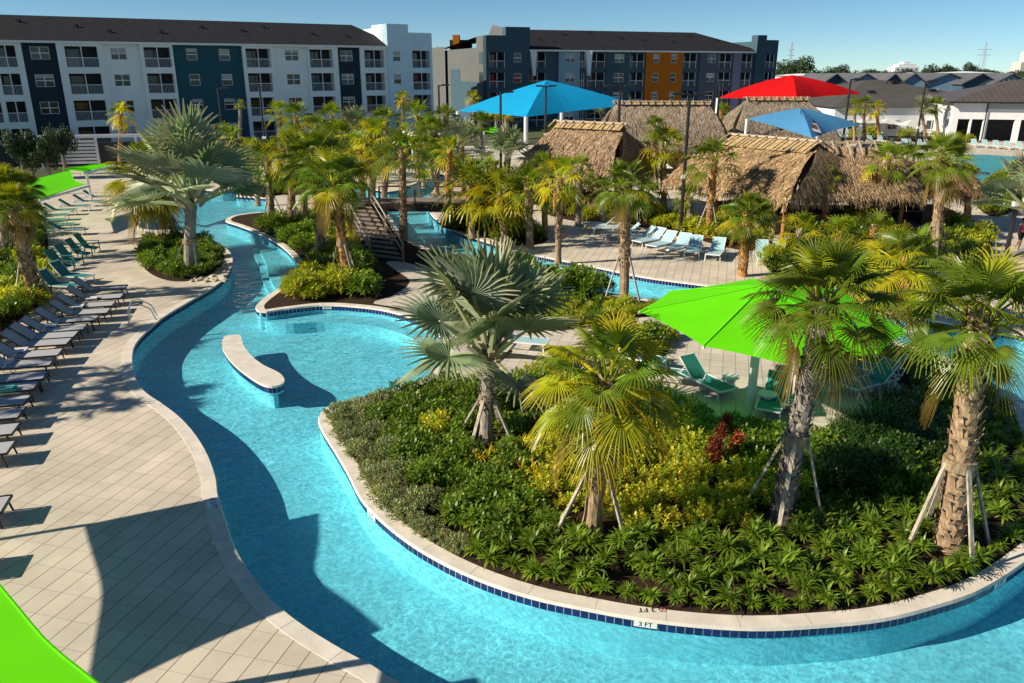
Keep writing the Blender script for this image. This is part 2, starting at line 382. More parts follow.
# blue tile band, individual tiles
def tiles(name, loop, s, z0=-.205, z1=-.045, step=.152, off=.012):
    t = MB(); lp = resample(loop, step); lp2 = offset(lp, -off * s); n = len(lp2); rr = random.Random(3)
    for i in range(n):
        a, b = lp2[i], lp2[(i + 1) % n]; d = (b - a)
        if d.length > .4: continue
        p, q = a.lerp(b, .07), a.lerp(b, .93); k = rr.uniform(.7, 1.4)
        t.face([(p.x, p.y, z0), (q.x, q.y, z0), (q.x, q.y, z1), (p.x, p.y, z1)], (.006 * k, .012 * k, .085 * k))
    g = MB(); go = off - .008 * (1 if off > 0 else -1); lq = resample(loop, step); ribbon(g, offset(lq, -go * s), z0, offset(lq, -go * s), z1)
    return t, g
grout = M('tile_grout', (.50,.54,.60), .8, .1, 5)
t1, g1 = tiles('a', OUT, 1); t2, g2 = tiles('b', INN, -1)
t1.v, t1.f, t1.t = t1.v, t1.f, t1.t; k = len(t1.v)
t1.f += [tuple(i + k for i in f) for f in t2.f]; t1.v += t2.v; t1.t += t2.t; struct(t1.build('waterline_tile', tile_m))
k = len(g1.v); g1.f += [tuple(i + k for i in f) for f in g2.f]; g1.v += g2.v; g1.t += g2.t; struct(g1.build('tile_grout', grout))
# island soil
struct(fill('island_soil', [offset(INN, -.29)], .0, soil))
# walkway on the island (by the stairs, round the bay, under the green canopy)
path_px = [(386,262),(402,262),(425,268),(450,280),(485,300),(520,320),(560,326),(600,318),(650,306),(735,312),(800,330),(862,360),(900,385),(905,400),(880,412),(845,430),(800,440),(740,430),(690,408),(660,395),(630,380),(590,372),(555,366),(520,372),(480,385),(455,384),(440,380),(436,372),(452,350),(444,330),(425,317),(400,308),(372,303),(392,296),(410,282),(398,272)]
PATH = resample(spline(P2(path_px), 6), .4); struct(fill('island_walkway', [PATH], .008, walk_m))
walk2_px = [(276,196),(310,194),(345,196),(352,206),(335,214),(312,218),(285,217),(273,210),(275,203)]
PATH2 = resample(spline(P2(walk2_px), 6), .5); struct(fill('north_walkway', [PATH2], .009, walk_m))

# submerged ledge in the round bay, and entry steps
led_px = [(262,311),(285,315),(325,313),(370,317),(400,324),(420,334),(432,350),(424,366),(405,380),(424,381),(448,362),(448,345),(438,328),(400,310),(325,300),(285,305)]
def prism(name, loop, z0, z1, mat):
    m = MB(); n = len(loop)
    if area(loop) < 0: loop = loop[::-1]
    m.v = [(p.x, p.y, z0) for p in loop] + [(p.x, p.y, z1) for p in loop]
    m.f = [tuple(range(n, 2 * n))] + [(i, (i + 1) % n, n + (i + 1) % n, n + i) for i in range(n)]; m.t = [(1, 1, 1)] * len(m.f)
    return m.build(name, mat)
led = resample(spline(P2(led_px), 5), .3)
struct(prism('pool_ledge', led, -.80, -.36, plaster))
for (xx, zz) in ((0, -.56), (7, -.39)):
    st = resample(spline(P2([(252+xx,240),(265+xx,238),(300,248),(306,270),(296,290),(272+xx,284),(262+xx,270),(258+xx,255)]), 5), .3)
    struct(prism('pool_step', st, -.80, zz, plaster))

# stone slab in the pool
slab_px = [(222,345),(224,337),(231,335),(240,335),(243,344),(250,354),(262,364),(278,372),(284,378),(283,383),(274,386),(262,384),(246,374),(233,363),(225,353)]
sl_ = resample(spline([G(x, y, .04).xy for x, y in slab_px], 6), .12)
t = thing('pool_bench', 'curved pale stone slab standing in the pool bay on a blue tiled base', 'stone slab', (0, 0, 0))
prism('slab_top', sl_, -.03, .04, cop_m).parent = t
b_ = offset(sl_, -.03); prism('slab_base', b_, -.26, -.035, plaster).parent = t; prism('pedestal', resample(offset(sl_, -.22), .15), -.80, -.26, plaster).parent = t
tt, gg = tiles('s', b_, 1, -.205, -.032, .13, -.012)
tt.build('tile_band', tile_m, t); gg.build('grout_band', grout, t)

# ================================================================ PALMS
sabal_m = LEAF('sabal_leaf', (.135,.195,.020), .38, .32, (1.6,1.45,.4))
silver_m = LEAF('silver_leaf', (.27,.33,.20), .24, .48, (1.1,1.2,.7), .4)
bark_m = None
def barkmat():
    m = bpy.data.materials.new('palm_bark'); n, N, L = nodes_of(m)
    at = N.new('ShaderNodeAttribute'); at.attribute_name = 'tint'
    tc = N.new('ShaderNodeTexCoord'); nz = N.new('ShaderNodeTexNoise'); nz.inputs['Scale'].default_value = 14; nz.inputs['Detail'].default_value = 6
    mp = N.new('ShaderNodeMapping'); mp.inputs['Scale'].default_value = (1, 1, .35); L.new(tc.outputs['Object'], mp.inputs[0]); L.new(mp.outputs[0], nz.inputs['Vector'])
    mr = N.new('ShaderNodeMapRange'); mr.inputs[1].default_value = .3; mr.inputs[2].default_value = .7; mr.inputs[3].default_value = .55; mr.inputs[4].default_value = 1.3; L.new(nz.outputs[0], mr.inputs[0])
    vm = N.new('ShaderNodeVectorMath'); vm.operation = 'SCALE'; L.new(at.outputs['Color'], vm.inputs[0]); L.new(mr.outputs[0], vm.inputs['Scale'])
    b = N.new('ShaderNodeBsdfPrincipled'); L.new(vm.outputs[0], b.inputs['Base Color']); b.inputs['Roughness'].default_value = .9; b.inputs['Specular IOR Level'].default_value = .15
    bp = N.new('ShaderNodeBump'); bp.inputs['Strength'].default_value = .8; bp.inputs['Distance'].default_value = .02; L.new(nz.outputs[0], bp.inputs['Height']); L.new(bp.outputs[0], b.inputs['Normal'])
    o = N.new('ShaderNodeOutputMaterial'); L.new(b.outputs[0], o.inputs[0]); return m
bark_m = barkmat()

def fan(mb, base, az, el, pet, blade, rnd, kind, hi, tint, droop):
    d = Vector((cos(az) * cos(el), sin(az) * cos(el), sin(el))); side = Vector((-sin(az), cos(az), 0))
    nseg = 5 if hi else 3; p = base.copy(); pts = [p.copy()]; dd = d.copy()
    for i in range(nseg):
        dd = (dd + Vector((0, 0, -droop * .5 / nseg))).normalized(); p = p + dd * (pet / nseg); pts.append(p.copy())
    rp = (.022, .011) if kind == 'S' else (.035, .016)
    if hi:
        mb.tube(pts, [rp[0] + (rp[1] - rp[0]) * i / nseg for i in range(nseg + 1)], 4, False, (tint[0] * 1.9, tint[1] * 1.7, tint[2] * 1.6))
    else:
        s2 = side * rp[0] * 1.3
        for i in range(nseg): mb.face([pts[i] - s2, pts[i] + s2, pts[i + 1] + s2 * .6, pts[i + 1] - s2 * .6], (tint[0] * 1.9, tint[1] * 1.7, tint[2] * 1.6))
    hub = pts[-1]; f = dd; 
    nrm = side.cross(f).normalized() * -1
    if nrm.z < 0 and abs(f.z) < .99: nrm = -nrm
    # roll
    rl = rnd.uniform(-.5, .5); side = (side * cos(rl) + nrm * sin(rl)).normalized(); nrm = f.cross(side).normalized()
    if nrm.z < 0: nrm = -nrm
    if kind == 'S':
        n = 32 if hi else 12; spread = radians(120); joined = .30; cup = .45; gd = .16 + droop * .36
    else:
        n = 30 if hi else 14; spread = radians(135); joined = .46; cup = .45; gd = .06 + droop * .25
    da = 2 * spread / (n - 1)
    for i in range(n):
        a = -spread + da * i; 
        Ln = blade * (.80 + .20 * cos(a * .8)) * rnd.uniform(.93, 1.04)
        u = (f * cos(a) + side * sin(a)); cupn = nrm * cup * (abs(sin(a * .5)))
        w = side * cos(a) - f * sin(a)
        rs = (.03, joined, .68, 1.0); ctr = []; wid = []
        jx = rnd.uniform(-.05, .05)
        for k, r_ in enumerate(rs):
            x_ = r_ * Ln
            over = max(0, (r_ - joined * .6)) / (1 - joined * .6)
            q = hub + u * x_ * (1 - .22 * gd * over) + cupn * x_ * .7 + w * jx * x_ * over - Vector((0, 0, 1)) * gd * Ln * over ** 1.7
            ctr.append(q); wid.append((da * x_ * .52 + .004) if r_ <= joined else (da * joined * Ln * .5 * (1.02 - r_) ** .6 * (1.2 if kind == 'B' else 1.15) + .003))
        tv = rnd.uniform(.82, 1.15); tn = (tint[0] * tv, tint[1] * tv, tint[2] * tv)
        tip = (tn[0] * 1.25 + .02, tn[1] * 1.08, tn[2])
        ridge = nrm * (.7 if hi else 0)
        for k in range(3):
            tk = tip if k == 2 else tn
            a0, a1, w0, w1 = ctr[k], ctr[k + 1], wid[k], wid[k + 1]
            if hi:
                mb.face([a0 + w * w0, a0 + ridge * w0, a1 + ridge * w1, a1 + w * w1], tk)
                mb.face([a0 + ridge * w0, a0 - w * w0, a1 - w * w1, a1 + ridge * w1], tk)
            else:
                mb.face([a0 + w * w0, a0 - w * w0, a1 - w * w1, a1 + w * w1], tk)

def crown_mesh(kind, seed, hi, yellow=.3, nf=None, emin=-55):
    rnd = random.Random(seed); mb = MB()
    nf = nf or (30 if kind == 'S' else 21)
    if not hi: nf = int(nf * .72)
    if not hi and kind == 'S': emin = max(emin, -22)
    for i in range(nf):
        t_ = i / (nf - 1)                       # 0 young .. 1 old
        el = radians(86 - (86 - emin) * t_ ** (.95 if kind == 'S' else 1.1) + rnd.uniform(-9, 9))
        if kind == 'B' and seed == 164 and i >= nf - 3: el = radians(rnd.uniform(-8, 16))
        az = i * 2.39996 + rnd.uniform(-.25, .25)
        base = Vector((cos(az) * .09, sin(az) * .09, -.22 * t_))
        if kind == 'S' and hi and i >= nf - 2: el = radians(rnd.uniform(-75, -55))
        if kind == 'S':
            tint = (.9 + .3 * rnd.random(), .95 + .2 * rnd.random(), .9)
            if rnd.random() < yellow * .5 + yellow * t_: tint = (2.3 + rnd.random() * .8, 1.6 + .4 * rnd.random(), .7)
            if hi and i >= nf - 2: tint = (1.5, .78, 1.6)
            fan(mb, base, az, el, .42 + .12 * rnd.random() + .08 * t_, .58 * rnd.uniform(.85, 1.1), rnd, kind, hi, tint, (.55 if seed == 121 else .35) + .5 * t_)
        else:
            tint = (.85 + .3 * rnd.random(), .9 + .25 * rnd.random(), .85 + .3 * rnd.random())
            fan(mb, base, az, el, .44 + .16 * rnd.random(), .56 * rnd.uniform(.85, 1.1), rnd, kind, hi, tint, .2 + .3 * t_)
        # old leaf bases near the crown shaft
        if hi:
            q = base + Vector((cos(az), sin(az), .4)) * .12
            mb.bar(base - Vector((0, 0, .05)), q, .05, .02, (1.6, 1.1, 1.3))
    return mb
_crowns = {}
def crown(kind, v, hi):   # a few crown shapes shared by many palms
    k = (kind, v, hi)
    if k not in _crowns:
        _crowns[k] = crown_mesh(kind, 100 + v * 7 + (kind == 'B') * 50, hi, (.10, .25, .06, .68)[v % 4], emin=(-20, -34, -12, -42)[v % 4] if kind == 'S' else (18, 10, 16, 20)[v % 4]).mesh('crown', sabal_m if kind == 'S' else silver_m)
    return _crowns[k]

def trunk_mb(h, lean, r0, r1, rnd, boots, style):
    mb = MB(); n = max(5, int(h / .35)); pts = []; rads = []
    for i in range(n + 1):
        t_ = i / n; s_ = t_ * t_ * (3 - 2 * t_) * .5 + t_ * .5
        pts.append(Vector((lean[0] * s_, lean[1] * s_, h * t_))); rads.append(r0 * (1 - t_) + r1 * t_ + (.05 if i == 0 else 0) + rnd.uniform(-.006, .006))
    base_t = {'tan': (.36,.25,.15), 'grey': (.30,.26,.215), 'orange': (.46,.25,.10)}[style]
    mb.tube([p for p in pts], rads, 12, True, base_t)
    bz = 0.0 if boots == 2 else (h * .28 if boots == 1 else h * .72)
    z = bz; k = 0
    while z < h - .02:
        t_ = z / h; s_ = t_ * t_ * (3 - 2 * t_) * .5 + t_ * .5; c_ = Vector((lean[0] * s_, lean[1] * s_, z)); rr = r0 * (1 - t_) + r1 * t_
        for q in range(6):
            a = q * pi / 3 + (k % 2) * pi / 6 + rnd.uniform(-.12, .12)
            if rnd.random() < .08: continue
            o_ = Vector((cos(a), sin(a), 0)); sd = Vector((-sin(a), cos(a), 0)); ww = rr * .46; L_ = rnd.uniform(.16, .27) * (1 + .6 * (t_ > .9))
            sk = rnd.choice((-1, 1)) * .06
            p0 = c_ + o_ * rr * .96; p1 = p0 + Vector((0, 0, L_ * .6)) + o_ * .03 + sd * sk * .5; p2 = p0 + Vector((0, 0, L_)) + o_ * (.07 + .03 * rnd.random()) + sd * sk
            v_ = rnd.uniform(.6, 1.45); tn = tuple(min(.62, c2 * v_) for c2 in base_t)
            i0 = [p0 + sd * ww, p0 - sd * ww, p1 - sd * ww * .55, p1 + sd * ww * .55, p2 - sd * ww * .4, p2 + sd * ww * .4]
            mb.raw(i0 + [x - o_ * .02 for x in (i0[2], i0[3], i0[4], i0[5])], [(1, 0, 3, 2), (2, 3, 5, 4), (4, 5, 9, 8), (0, 3, 7), (2, 1, 6)], tn)
        z += rnd.uniform(.11, .15) if h < 7 and r0 > .12 else .2; k += 1
    return mb, pts[-1]

def palm(label, base, crown_px, rad_px, kind='S', hi=None, braces=0, boots=1, style='tan', r0=None, var=None, group=None, rot=None, name=None, yshift=0, squash=1.0):
    if rad_px <= 36: rad_px *= .9
    b = G(*base); rnd = random.Random(int(base[0] * 31 + base[1] * 7 + crown_px[0]))
    c_ = D(crown_px[0], crown_px[1], b.y + yshift)
    h = max(.6, c_.z); Rm = rad_px / F * (b.y * cos(PITCH) + (CAMZ - h) * sin(PITCH))
    if hi is None: hi = rad_px > 45
    t = thing(name or ('silver_fan_palm' if kind == 'B' else 'cabbage_palm'), label, 'palm tree', b, 0, group)
    r0 = r0 or (.17 if kind == 'S' else .21)
    mb, top = trunk_mb(h - .05, (c_.x - b.x, yshift), r0, r0 * .88, rnd, boots, style)
    mb.build('trunk', bark_m, t)
    co = obj('crown', crown(kind, rnd.randrange(4) if var is None else var, hi), t)
    co.location = (top.x, top.y, h); co.scale = (Rm, Rm, Rm * squash); co.rotation_euler = (rnd.uniform(-.08, .08), rnd.uniform(-.08, .08), rnd.uniform(0, 6.28) if rot is None else rot)
    if braces:
        hb = min(1.9, h * .42) if braces > 1 else min(1.5, h * .4); s_ = (hb / h); lx = (c_.x - b.x) * s_
        a0 = rnd.uniform(0, 2); bm = MB()
        bm.tube([(lx, 0, hb - .12), (lx, 0, hb + .1)], r0 * 1.28, 10, True, (.30,.22,.14)); bm.build('strap_band', bark_m, t)
        for q in range(3 if braces < 3 else 4):
            a = a0 + q * 2 * pi / (3 if braces < 3 else 4)
            m_ = MB(); m_.bar((lx + cos(a) * r0 * 1.15, sin(a) * r0 * 1.15, hb), (cos(a) * .85, sin(a) * .85, -.02), .085, .045, (.42,.36,.28)); m_.build('brace', bark_m, t)
    return t

NEAR = 'supported palms in the planted island'
palm('cabbage palm with yellow drooping fans and a short braced trunk at the island edge', (592,529), (608,376), 80, 'S', True, 2, 1, 'tan', .19, 3, NEAR, squash=1.0)
palm('tall cabbage palm with a long criss-cross trunk rising in front of the big green canopy', (781,520), (823,298), 76, 'S', True, 3, 2, 'grey', .20, 0, NEAR)
palm('cabbage palm with a stout tan criss-cross trunk at the right of the island', (948,548), (981,316), 81, 'S', True, 3, 2, 'tan', .24, 2, NEAR)
palm('large silver fan palm with a bare-based trunk beside the round pool bay', (486,441), (489,336), 108, 'B', True, 3, 1, 'grey', .17, 2, NEAR, rot=1.0)
palm('silver fan palm with a smooth pale trunk in the round planter of the left deck', (190,272), (190,188), 78, 'B', True, 1, 0, 'grey', .27, 3, None)
palm('shaggy green palm close behind the silver fan palm of the left planter', (178,242), (150,176), 46, 'S', True, 1, 1, 'tan', .2, 3, None)
palm('slim cabbage palm with a thin trunk left of the row of aqua loungers', (558,264), (560,178), 33, 'S', None, 0, 1, 'tan', .16)
palm('braced cabbage palm standing in front of the row of aqua loungers', (624,299), (626,184), 35, 'S', True, 2, 1, 'tan', .2, 0)
palm('low bright green palm with an orange trunk at the end of the aqua lounger row', (742,276), (748,214), 32, 'S', True, 0, 2, 'orange', .2, 2)
palm('braced cabbage palm in the hedge directly behind the aqua loungers', (708,238), (714,160), 34, 'S', None, 2, 2, 'orange', .2)
palm('yellowish cabbage palm left of the tall dark lamp post behind the aqua loungers', (664,214), (663,146), 30, 'S', None, 1, 1, 'tan', .2, 3)
palm('short cabbage palm with an orange trunk and yellow lower fans behind the right-hand island palms', (914,330), (905,262), 50, 'S', True, 0, 2, 'orange', .2, 3)
palm('tall tan-trunked cabbage palm with braces left of the right-hand path', (934,262), (943,158), 35, 'S', True, 2, 2, 'tan', .22, 0)
palm('cabbage palm in front of the dark thatched hut beside the black cabana', (880,238), (887,160), 27, 'S', None, 0, 2, 'tan', .2, 1)
palm('leafy palm hiding the right end of the long thatched hut', (852,225), (853,188), 34, 'S', None, 0, 1, 'orange', .2, 2)
palm('small yellowish palm between the leafy palm and the black cabana', (868,236), (864,205), 22, 'S', None, 0, 1, 'orange', .17, 3)
palm('pale silver fan palm behind the lamp post at the right edge', (1040,266), (1030,200), 52, 'B', True, 0, 1, 'grey', .25, 0)
palm('cabbage palm on the far bank right of the wooden bridge', (472,238), (470,186), 38, 'S', None, 0, 1, 'tan', .2)
palm('drooping cabbage palm, the darker one between the bridge and the slim palm', (505,245), (500,192), 38, 'S', None, 0, 1, 'tan', .2, 3)
palm('dense cabbage palm just left of the slim thin-trunked palm', (530,248), (528,186), 32, 'S', None, 0, 1, 'tan', .2, 1)
palm('silver fan palm rising behind the palms right of the bridge', (503,212), (508,152), 34, 'B', None, 0, 1, 'grey', .22, 3)
palm('cabbage palm leaning over the stairs with braces, nearest the bay', (348,285), (334,180), 40, 'S', True, 2, 2, 'orange', .2, 2)
palm('shaggy cabbage palm with hanging brown fronds left of the stairs', (322,262), (316,160), 40, 'S', True, 1, 2, 'tan', .2, 0)
palm('cabbage palm second from the tip of the planted wedge', (293,230), (290,150), 32, 'S', None, 1, 2, 'tan', .2)
palm('braced cabbage palm nearest the tip of the planted wedge', (272,222), (268,160), 30, 'S', None, 2, 2, 'tan', .2)
palm('tall cabbage palm standing against the bridge rail', (404,240), (402,152), 34, 'S', None, 0, 2, 'tan', .2)
palm('cabbage palm at the top of the stairs, left one of the pair', (363,205), (360,150), 30, 'S', None, 0, 2, 'tan', .2)
palm('cabbage palm at the top of the stairs, right one of the pair', (373,205), (373,138), 30, 'S', None, 0, 2, 'tan', .2)
palm('full green palm behind the stairs palms, below the navy wall panel', (340,198), (338,140), 32, 'S', None, 0, 1, 'tan', .2)
MID = [((296,185),(296,118),24,'S','yellow-green palm in front of the pale wall panel of the left apartment block'),
((281,178),(279,112),18,'S','narrow palm in front of the balconies at the middle of the left apartment block'),
((316,180),(313,128),22,'S','small palm below the pale wall panel, right of the yellow-green one'),
((352,168),(356,126),26,'B','small silver palm below the navy panel of the left apartment block'),
((330,170),(332,116),20,'S','bushy yellow palm in front of the last wide balcony of the left block'),
((386,186),(386,122),24,'S','thick palm before the light blue end of the left apartment block'),
((403,150),(403,98),11,'S','thin palm standing above the others before the light blue block end'),
((418,178),(417,116),24,'S','broad palm below the light blue parapet corner'),
((432,182),(430,132),26,'S','palm before the gap between the two apartment blocks'),
((447,176),(446,118),20,'S','palm hiding the foot of the grey end wall'),
((462,190),(462,142),30,'B','pale silver palm below the left tip of the turquoise canopy'),
((482,170),(480,122),17,'S','palm under the left part of the turquoise canopy'),
((497,150),(496,110),11,'S','left small palm seen below the turquoise canopy'),
((508,150),(507,111),11,'S','right small palm seen below the turquoise canopy'),
((474,140),(473,97),11,'S','small palm against the grey apartment end wall'),
((120,165),(121,113),17,'S','single palm in front of the left apartment block near the white pergola'),
((240,150),(240,104),7,'S','tiny thin palm before the teal wall panel'),
((437,196),(437,160),26,'S','palm just beyond the right end of the bridge'),
((424,188),(421,148),24,'S','palm beyond the middle of the wooden bridge'),
((250,182),(252,150),20,'S','dark palm behind the tip of the planted wedge'),
((222,178),(228,140),24,'S','dark palm behind the silver fan palm of the left planter'),
((552,160),(552,132),15,'S','small yellow palm on the left flank of the nearer thatched hut'),
((620,150),(600,112),10,'B','grey palm tuft behind the first thatched ridge'),
((656,190),(655,128),18,'S','golden palm before the second thatched roof'),
((690,165),(690,118),16,'S','palm right of the tall lamp post before the third thatched roof'),
((703,162),(703,112),12,'S','palm below the left tip of the red canopy'),
((722,150),(721,112),14,'S','yellow palm before the third thatched roof'),
((739,150),(738,116),11,'S','thin palm left of the pale blue canopy'),
((779,128),(779,104),9,'S','orange-green palm under the red canopy, left of the row there'),
((793,128),(793,103),9,'S','second palm of the row under the red canopy'),
((806,128),(806,102),9,'S','third palm of the row under the red canopy'),
((822,128),(821,101),9,'S','last palm of the row below the right tip of the red canopy'),
((854,142),(855,106),13,'S','left palm before the grey roofed hall'),
((864,146),(864,104),13,'S','middle palm before the grey roofed hall'),
((879,142),(877,108),13,'S','right palm before the grey roofed hall'),
((925,140),(922,108),16,'B','pale palm beside the lamp post before the clubhouse'),
((938,140),(936,106),14,'S','palm beside the left corner of the white clubhouse'),
((905,185),(906,160),26,'S','wide low palm left of the tall palm at the right path'),
((958,175),(955,158),16,'S','small palm beside the far teal pool'),
((590,205),(592,186),18,'S','low palm tuft before the nearer thatched hut'),
((604,225),(600,190),22,'S','dark low palm left of the braced lounger-row palm'),
((645,225),(648,196),24,'S','drooping low palm right of the braced lounger-row palm'),
((690,228),(690,196),20,'S','low palm right of the tall dark lamp post'),
((800,262),(800,232),30,'S','low spiky palm behind the green canopy, beside the thatched hut posts'),
((838,268),(838,236),32,'S','low bright palm below the leafy palms of the long hut'),
((876,262),(874,228),26,'S','yellow low palm in front of the black cabana'),
((258,206),(256,158),22,'S','slim palm at the very tip of the planted wedge'),
((306,236),(303,168),24,'S','slim palm between the wedge palms, left of the shaggy one'),
((384,214),(386,158),24,'S','slim palm touching the left rail of the bridge'),
((352,240),(350,172),24,'S','slim palm directly left of the wooden stairs'),
((446,206),(450,150),22,'S','slim palm at the far right end of the bridge rail'),
((488,232),(488,172),24,'S','slim palm between the two drooping palms right of the bridge'),
((545,232),(543,166),22,'S','slim palm just behind the thin-trunked bank palm'),
((578,226),(580,168),20,'S','slim palm at the left end of the aqua lounger row'),
((826,236),(826,180),22,'S','slim palm before the seam of the two joined huts'),
((968,226),(966,176),20,'S','slim palm right of the tall right path palm'),
]
for b_, c_, r_, k_, l_ in MID:
    palm(l_, b_, c_, r_, k_, None, 0, 1, R.choice(('tan', 'tan', 'orange', 'grey')), .19)
palm('brown stumpy palm trunk left of the first lamp beyond the bridge', (388,128), (388,108), 3, 'S', None, 0, 2, 'tan', .28)
palm('dark braced cabbage palm rising from the bed at the left edge of the deck', (36,303), (14,206), 32, 'S', True, 2, 2, 'tan', .26, 2)
palm('second dark palm behind the braced one at the left edge', (34,246), (22,186), 22, 'S', True, 0, 2, 'grey', .2, 2)
palm('palm cut by the left edge of the frame behind the seated area', (6,262), (2,190), 36, 'S', True, 0, 2, 'grey', .2, 2)

# ================================================================ SHRUBS
bush_g = LEAF('shrub_leaf', (.125,.205,.018), .3, .42)
bush_y = LEAF('golden_leaf', (.33,.37,.03), .35, .36)
bush_r = LEAF('red_leaf', (.24,.06,.025), .3, .5, (1.3,.6,.4))
bush_o = LEAF('olive_leaf', (.21,.26,.11), .25, .6)
hedge_d = LEAF('dark_leaf', (.035,.085,.018), .25, .35)
def leaf(mb, p, d, L_, w, tn, bend=.2):
    d = d.normalized(); s = d.cross(Vector((0, 0, 1)));
    s = s.normalized() if s.length > .05 else Vector((1, 0, 0)); n_ = s.cross(d)
    q1 = p + d * L_ * .5 + Vector((0, 0, -bend * L_ * .15)); q2 = p + d * L_ + Vector((0, 0, -bend * L_ * .6))
    mb.face([p - s * w * .15, p + s * w * .15, q1 + s * w * .5, q1 - s * w * .5], tn); mb.face([q1 - s * w * .5, q1 + s * w * .5, q2 + s * w * .08, q2 - s * w * .08], tn)
def shoot_bush(seed, nsh=34, Rr=.42, Hh=.5, leafL=.10, leafW=.035, wh=9, up=.5):
    rnd = random.Random(seed); mb = MB()
    for i in range(nsh):
        a = i * 2.4 + rnd.uniform(-.3, .3); r_ = Rr * math.sqrt((i + .5) / nsh) * rnd.uniform(.85, 1.1)
        h = Hh * (1 - .55 * (r_ / Rr) ** 2) * rnd.uniform(.75, 1.15); top = Vector((cos(a) * r_, sin(a) * r_, h)); b0 = Vector((cos(a) * r_ * .35, sin(a) * r_ * .35, h * .15))
        tn0 = rnd.uniform(.7, 1.35); yel = rnd.random() < .25
        mb.bar(b0, top, .008, .008, (.9, .6, .6))
        ax = (top - b0).normalized()
        for k in range(wh):
            b2 = k * 2.4 + a; rise = rnd.uniform(.1, 1.0); o_ = ax.orthogonal(); 
            dd = (Matrix.Rotation(b2, 3, ax) @ o_).normalized() + ax * (.25 + up * (k / wh) * 2)
            p = b0.lerp(top, .55 + .45 * k / wh); v_ = tn0 * rnd.uniform(.8, 1.2)
            tn = (v_ * (1.5 if yel else 1), v_ * (1.15 if yel else 1), v_)
            leaf(mb, p, dd, leafL * rnd.uniform(.8, 1.2), leafW, tn)
    return mb
def rosette_mb(seed, nb=64, L0=.42, w=.038, gold=0, heads=5, Rr=.26):
    rnd = random.Random(seed); mb = MB()
    for hd in range(heads):
        a0 = hd * 2.4; c_ = Vector((cos(a0), sin(a0), 0)) * Rr * math.sqrt(hd / max(1, heads - 1)) ; c_.z = .10 + .1 * rnd.random()
        for i in range(nb // heads):
            a = i * 2.4 + rnd.random(); el = radians(rnd.uniform(18, 80)); d = Vector((cos(a) * cos(el), sin(a) * cos(el), sin(el))); L_ = L0 * rnd.uniform(.65, 1.05) * .8; s = Vector((-sin(a), cos(a), 0))
            v_ = rnd.uniform(.7, 1.35); tn = (v_ * (1 + gold * 2.2 * rnd.random()), v_ * (1 + gold * .5), v_)
            p = c_.copy(); pts = [p.copy()]
            for k in range(4): p = p + d * L_ / 4; d = (d + Vector((0, 0, -.34))).normalized(); pts.append(p.copy())
            ws = (w * .5, w * .5, w * .5, w * .34, w * .05)
            for k in range(4): mb.face([pts[k] - s * ws[k], pts[k] + s * ws[k], pts[k + 1] + s * ws[k + 1], pts[k + 1] - s * ws[k + 1]], tn)
    return mb
ME = {}
for i in range(3):
    ME['g%d' % i] = shoot_bush(i, 27, .42, .50, .135, .058, 8).mesh('foliage', bush_g)
    ME['y%d' % i] = shoot_bush(20 + i, 17, .36, .52, .105, .055, 10, .8).mesh('foliage', bush_y)
    ME['r%d' % i] = rosette_mb(30 + i, 84, .40, .040, .2, 3, .10).mesh('foliage', bush_g)
    ME['a%d' % i] = rosette_mb(40 + i, 54, .52, .040, 1).mesh('foliage', bush_y)
    ME['o%d' % i] = shoot_bush(50 + i, 60, .36, .28, .07, .022, 10).mesh('foliage', bush_o)
    ME['d%d' % i] = shoot_bush(60 + i, 60, .62, .95, .10, .045, 11).mesh('foliage', hedge_d)
ME['x0'] = shoot_bush(71, 24, .20, .95, .13, .05, 12).mesh('foliage', bush_r)
for i in range(3):
    ME['h%d' % i] = shoot_bush(80 + i, 60, .8, .9, .20, .08, 9).mesh('foliage', bush_g)
    ME['k%d' % i] = shoot_bush(90 + i, 60, .8, .9, .20, .08, 9).mesh('foliage', bush_y)
    ME['f%d' % i] = rosette_mb(95 + i, 90, .95, .075).mesh('foliage', bush_g)
INFO = {'h': ('hedge_bush', 'broad green bush', 'bush'), 'k': ('golden_hedge_bush', 'broad yellow-green bush', 'bush'), 'f': ('fern_clump', 'large fern-like clump', 'fern'),
 'g': ('shrub', 'glossy green shrub', 'shrub'), 'y': ('golden_shrub', 'yellow-green shrub with upright shoots', 'shrub'), 'r': ('strap_leaf_plant', 'clump of arching green strap leaves', 'plant'),
 'a': ('golden_rosette', 'yellow-striped rosette', 'plant'), 'o': ('low_shrub', 'low dusty olive shrub', 'shrub'), 'd': ('dark_bush', 'tall dark bush', 'bush'), 'x': ('red_shrub', 'red-leaved shrub', 'shrub')}
WHERE = ['']
FEET = [(G(592,529), 'at the foot of the yellow-fanned palm'), (G(781,520), 'at the foot of the tall grey-trunked palm'), (G(948,548), 'at the foot of the stout tan-trunked palm'), (G(486,441), 'at the foot of the central silver palm')]
def where(x, y):
    if WHERE[0]: return WHERE[0]
    for v, l in FEET:
        if (v.xy - Vector((x, y))).length < 1.5: return l
    px, py = PX((x, y, 0)); e = edist((x, y), INN)
    if px < 430: return 'at the pointed left tip of the island bed'
    if px > 860: return 'at the right end of the island bed' if e < 2 else 'deep in the right of the island bed'
    if e < 1.0: return 'along the front coping of the island bed' if px > 560 else 'along the curving left coping of the island bed'
    if py < 450: return 'next to the island walkway and green canopy'
    return 'in the open middle of the island bed' if px > 610 else 'between the silver and yellow palms of the island bed'
COUNT = {}
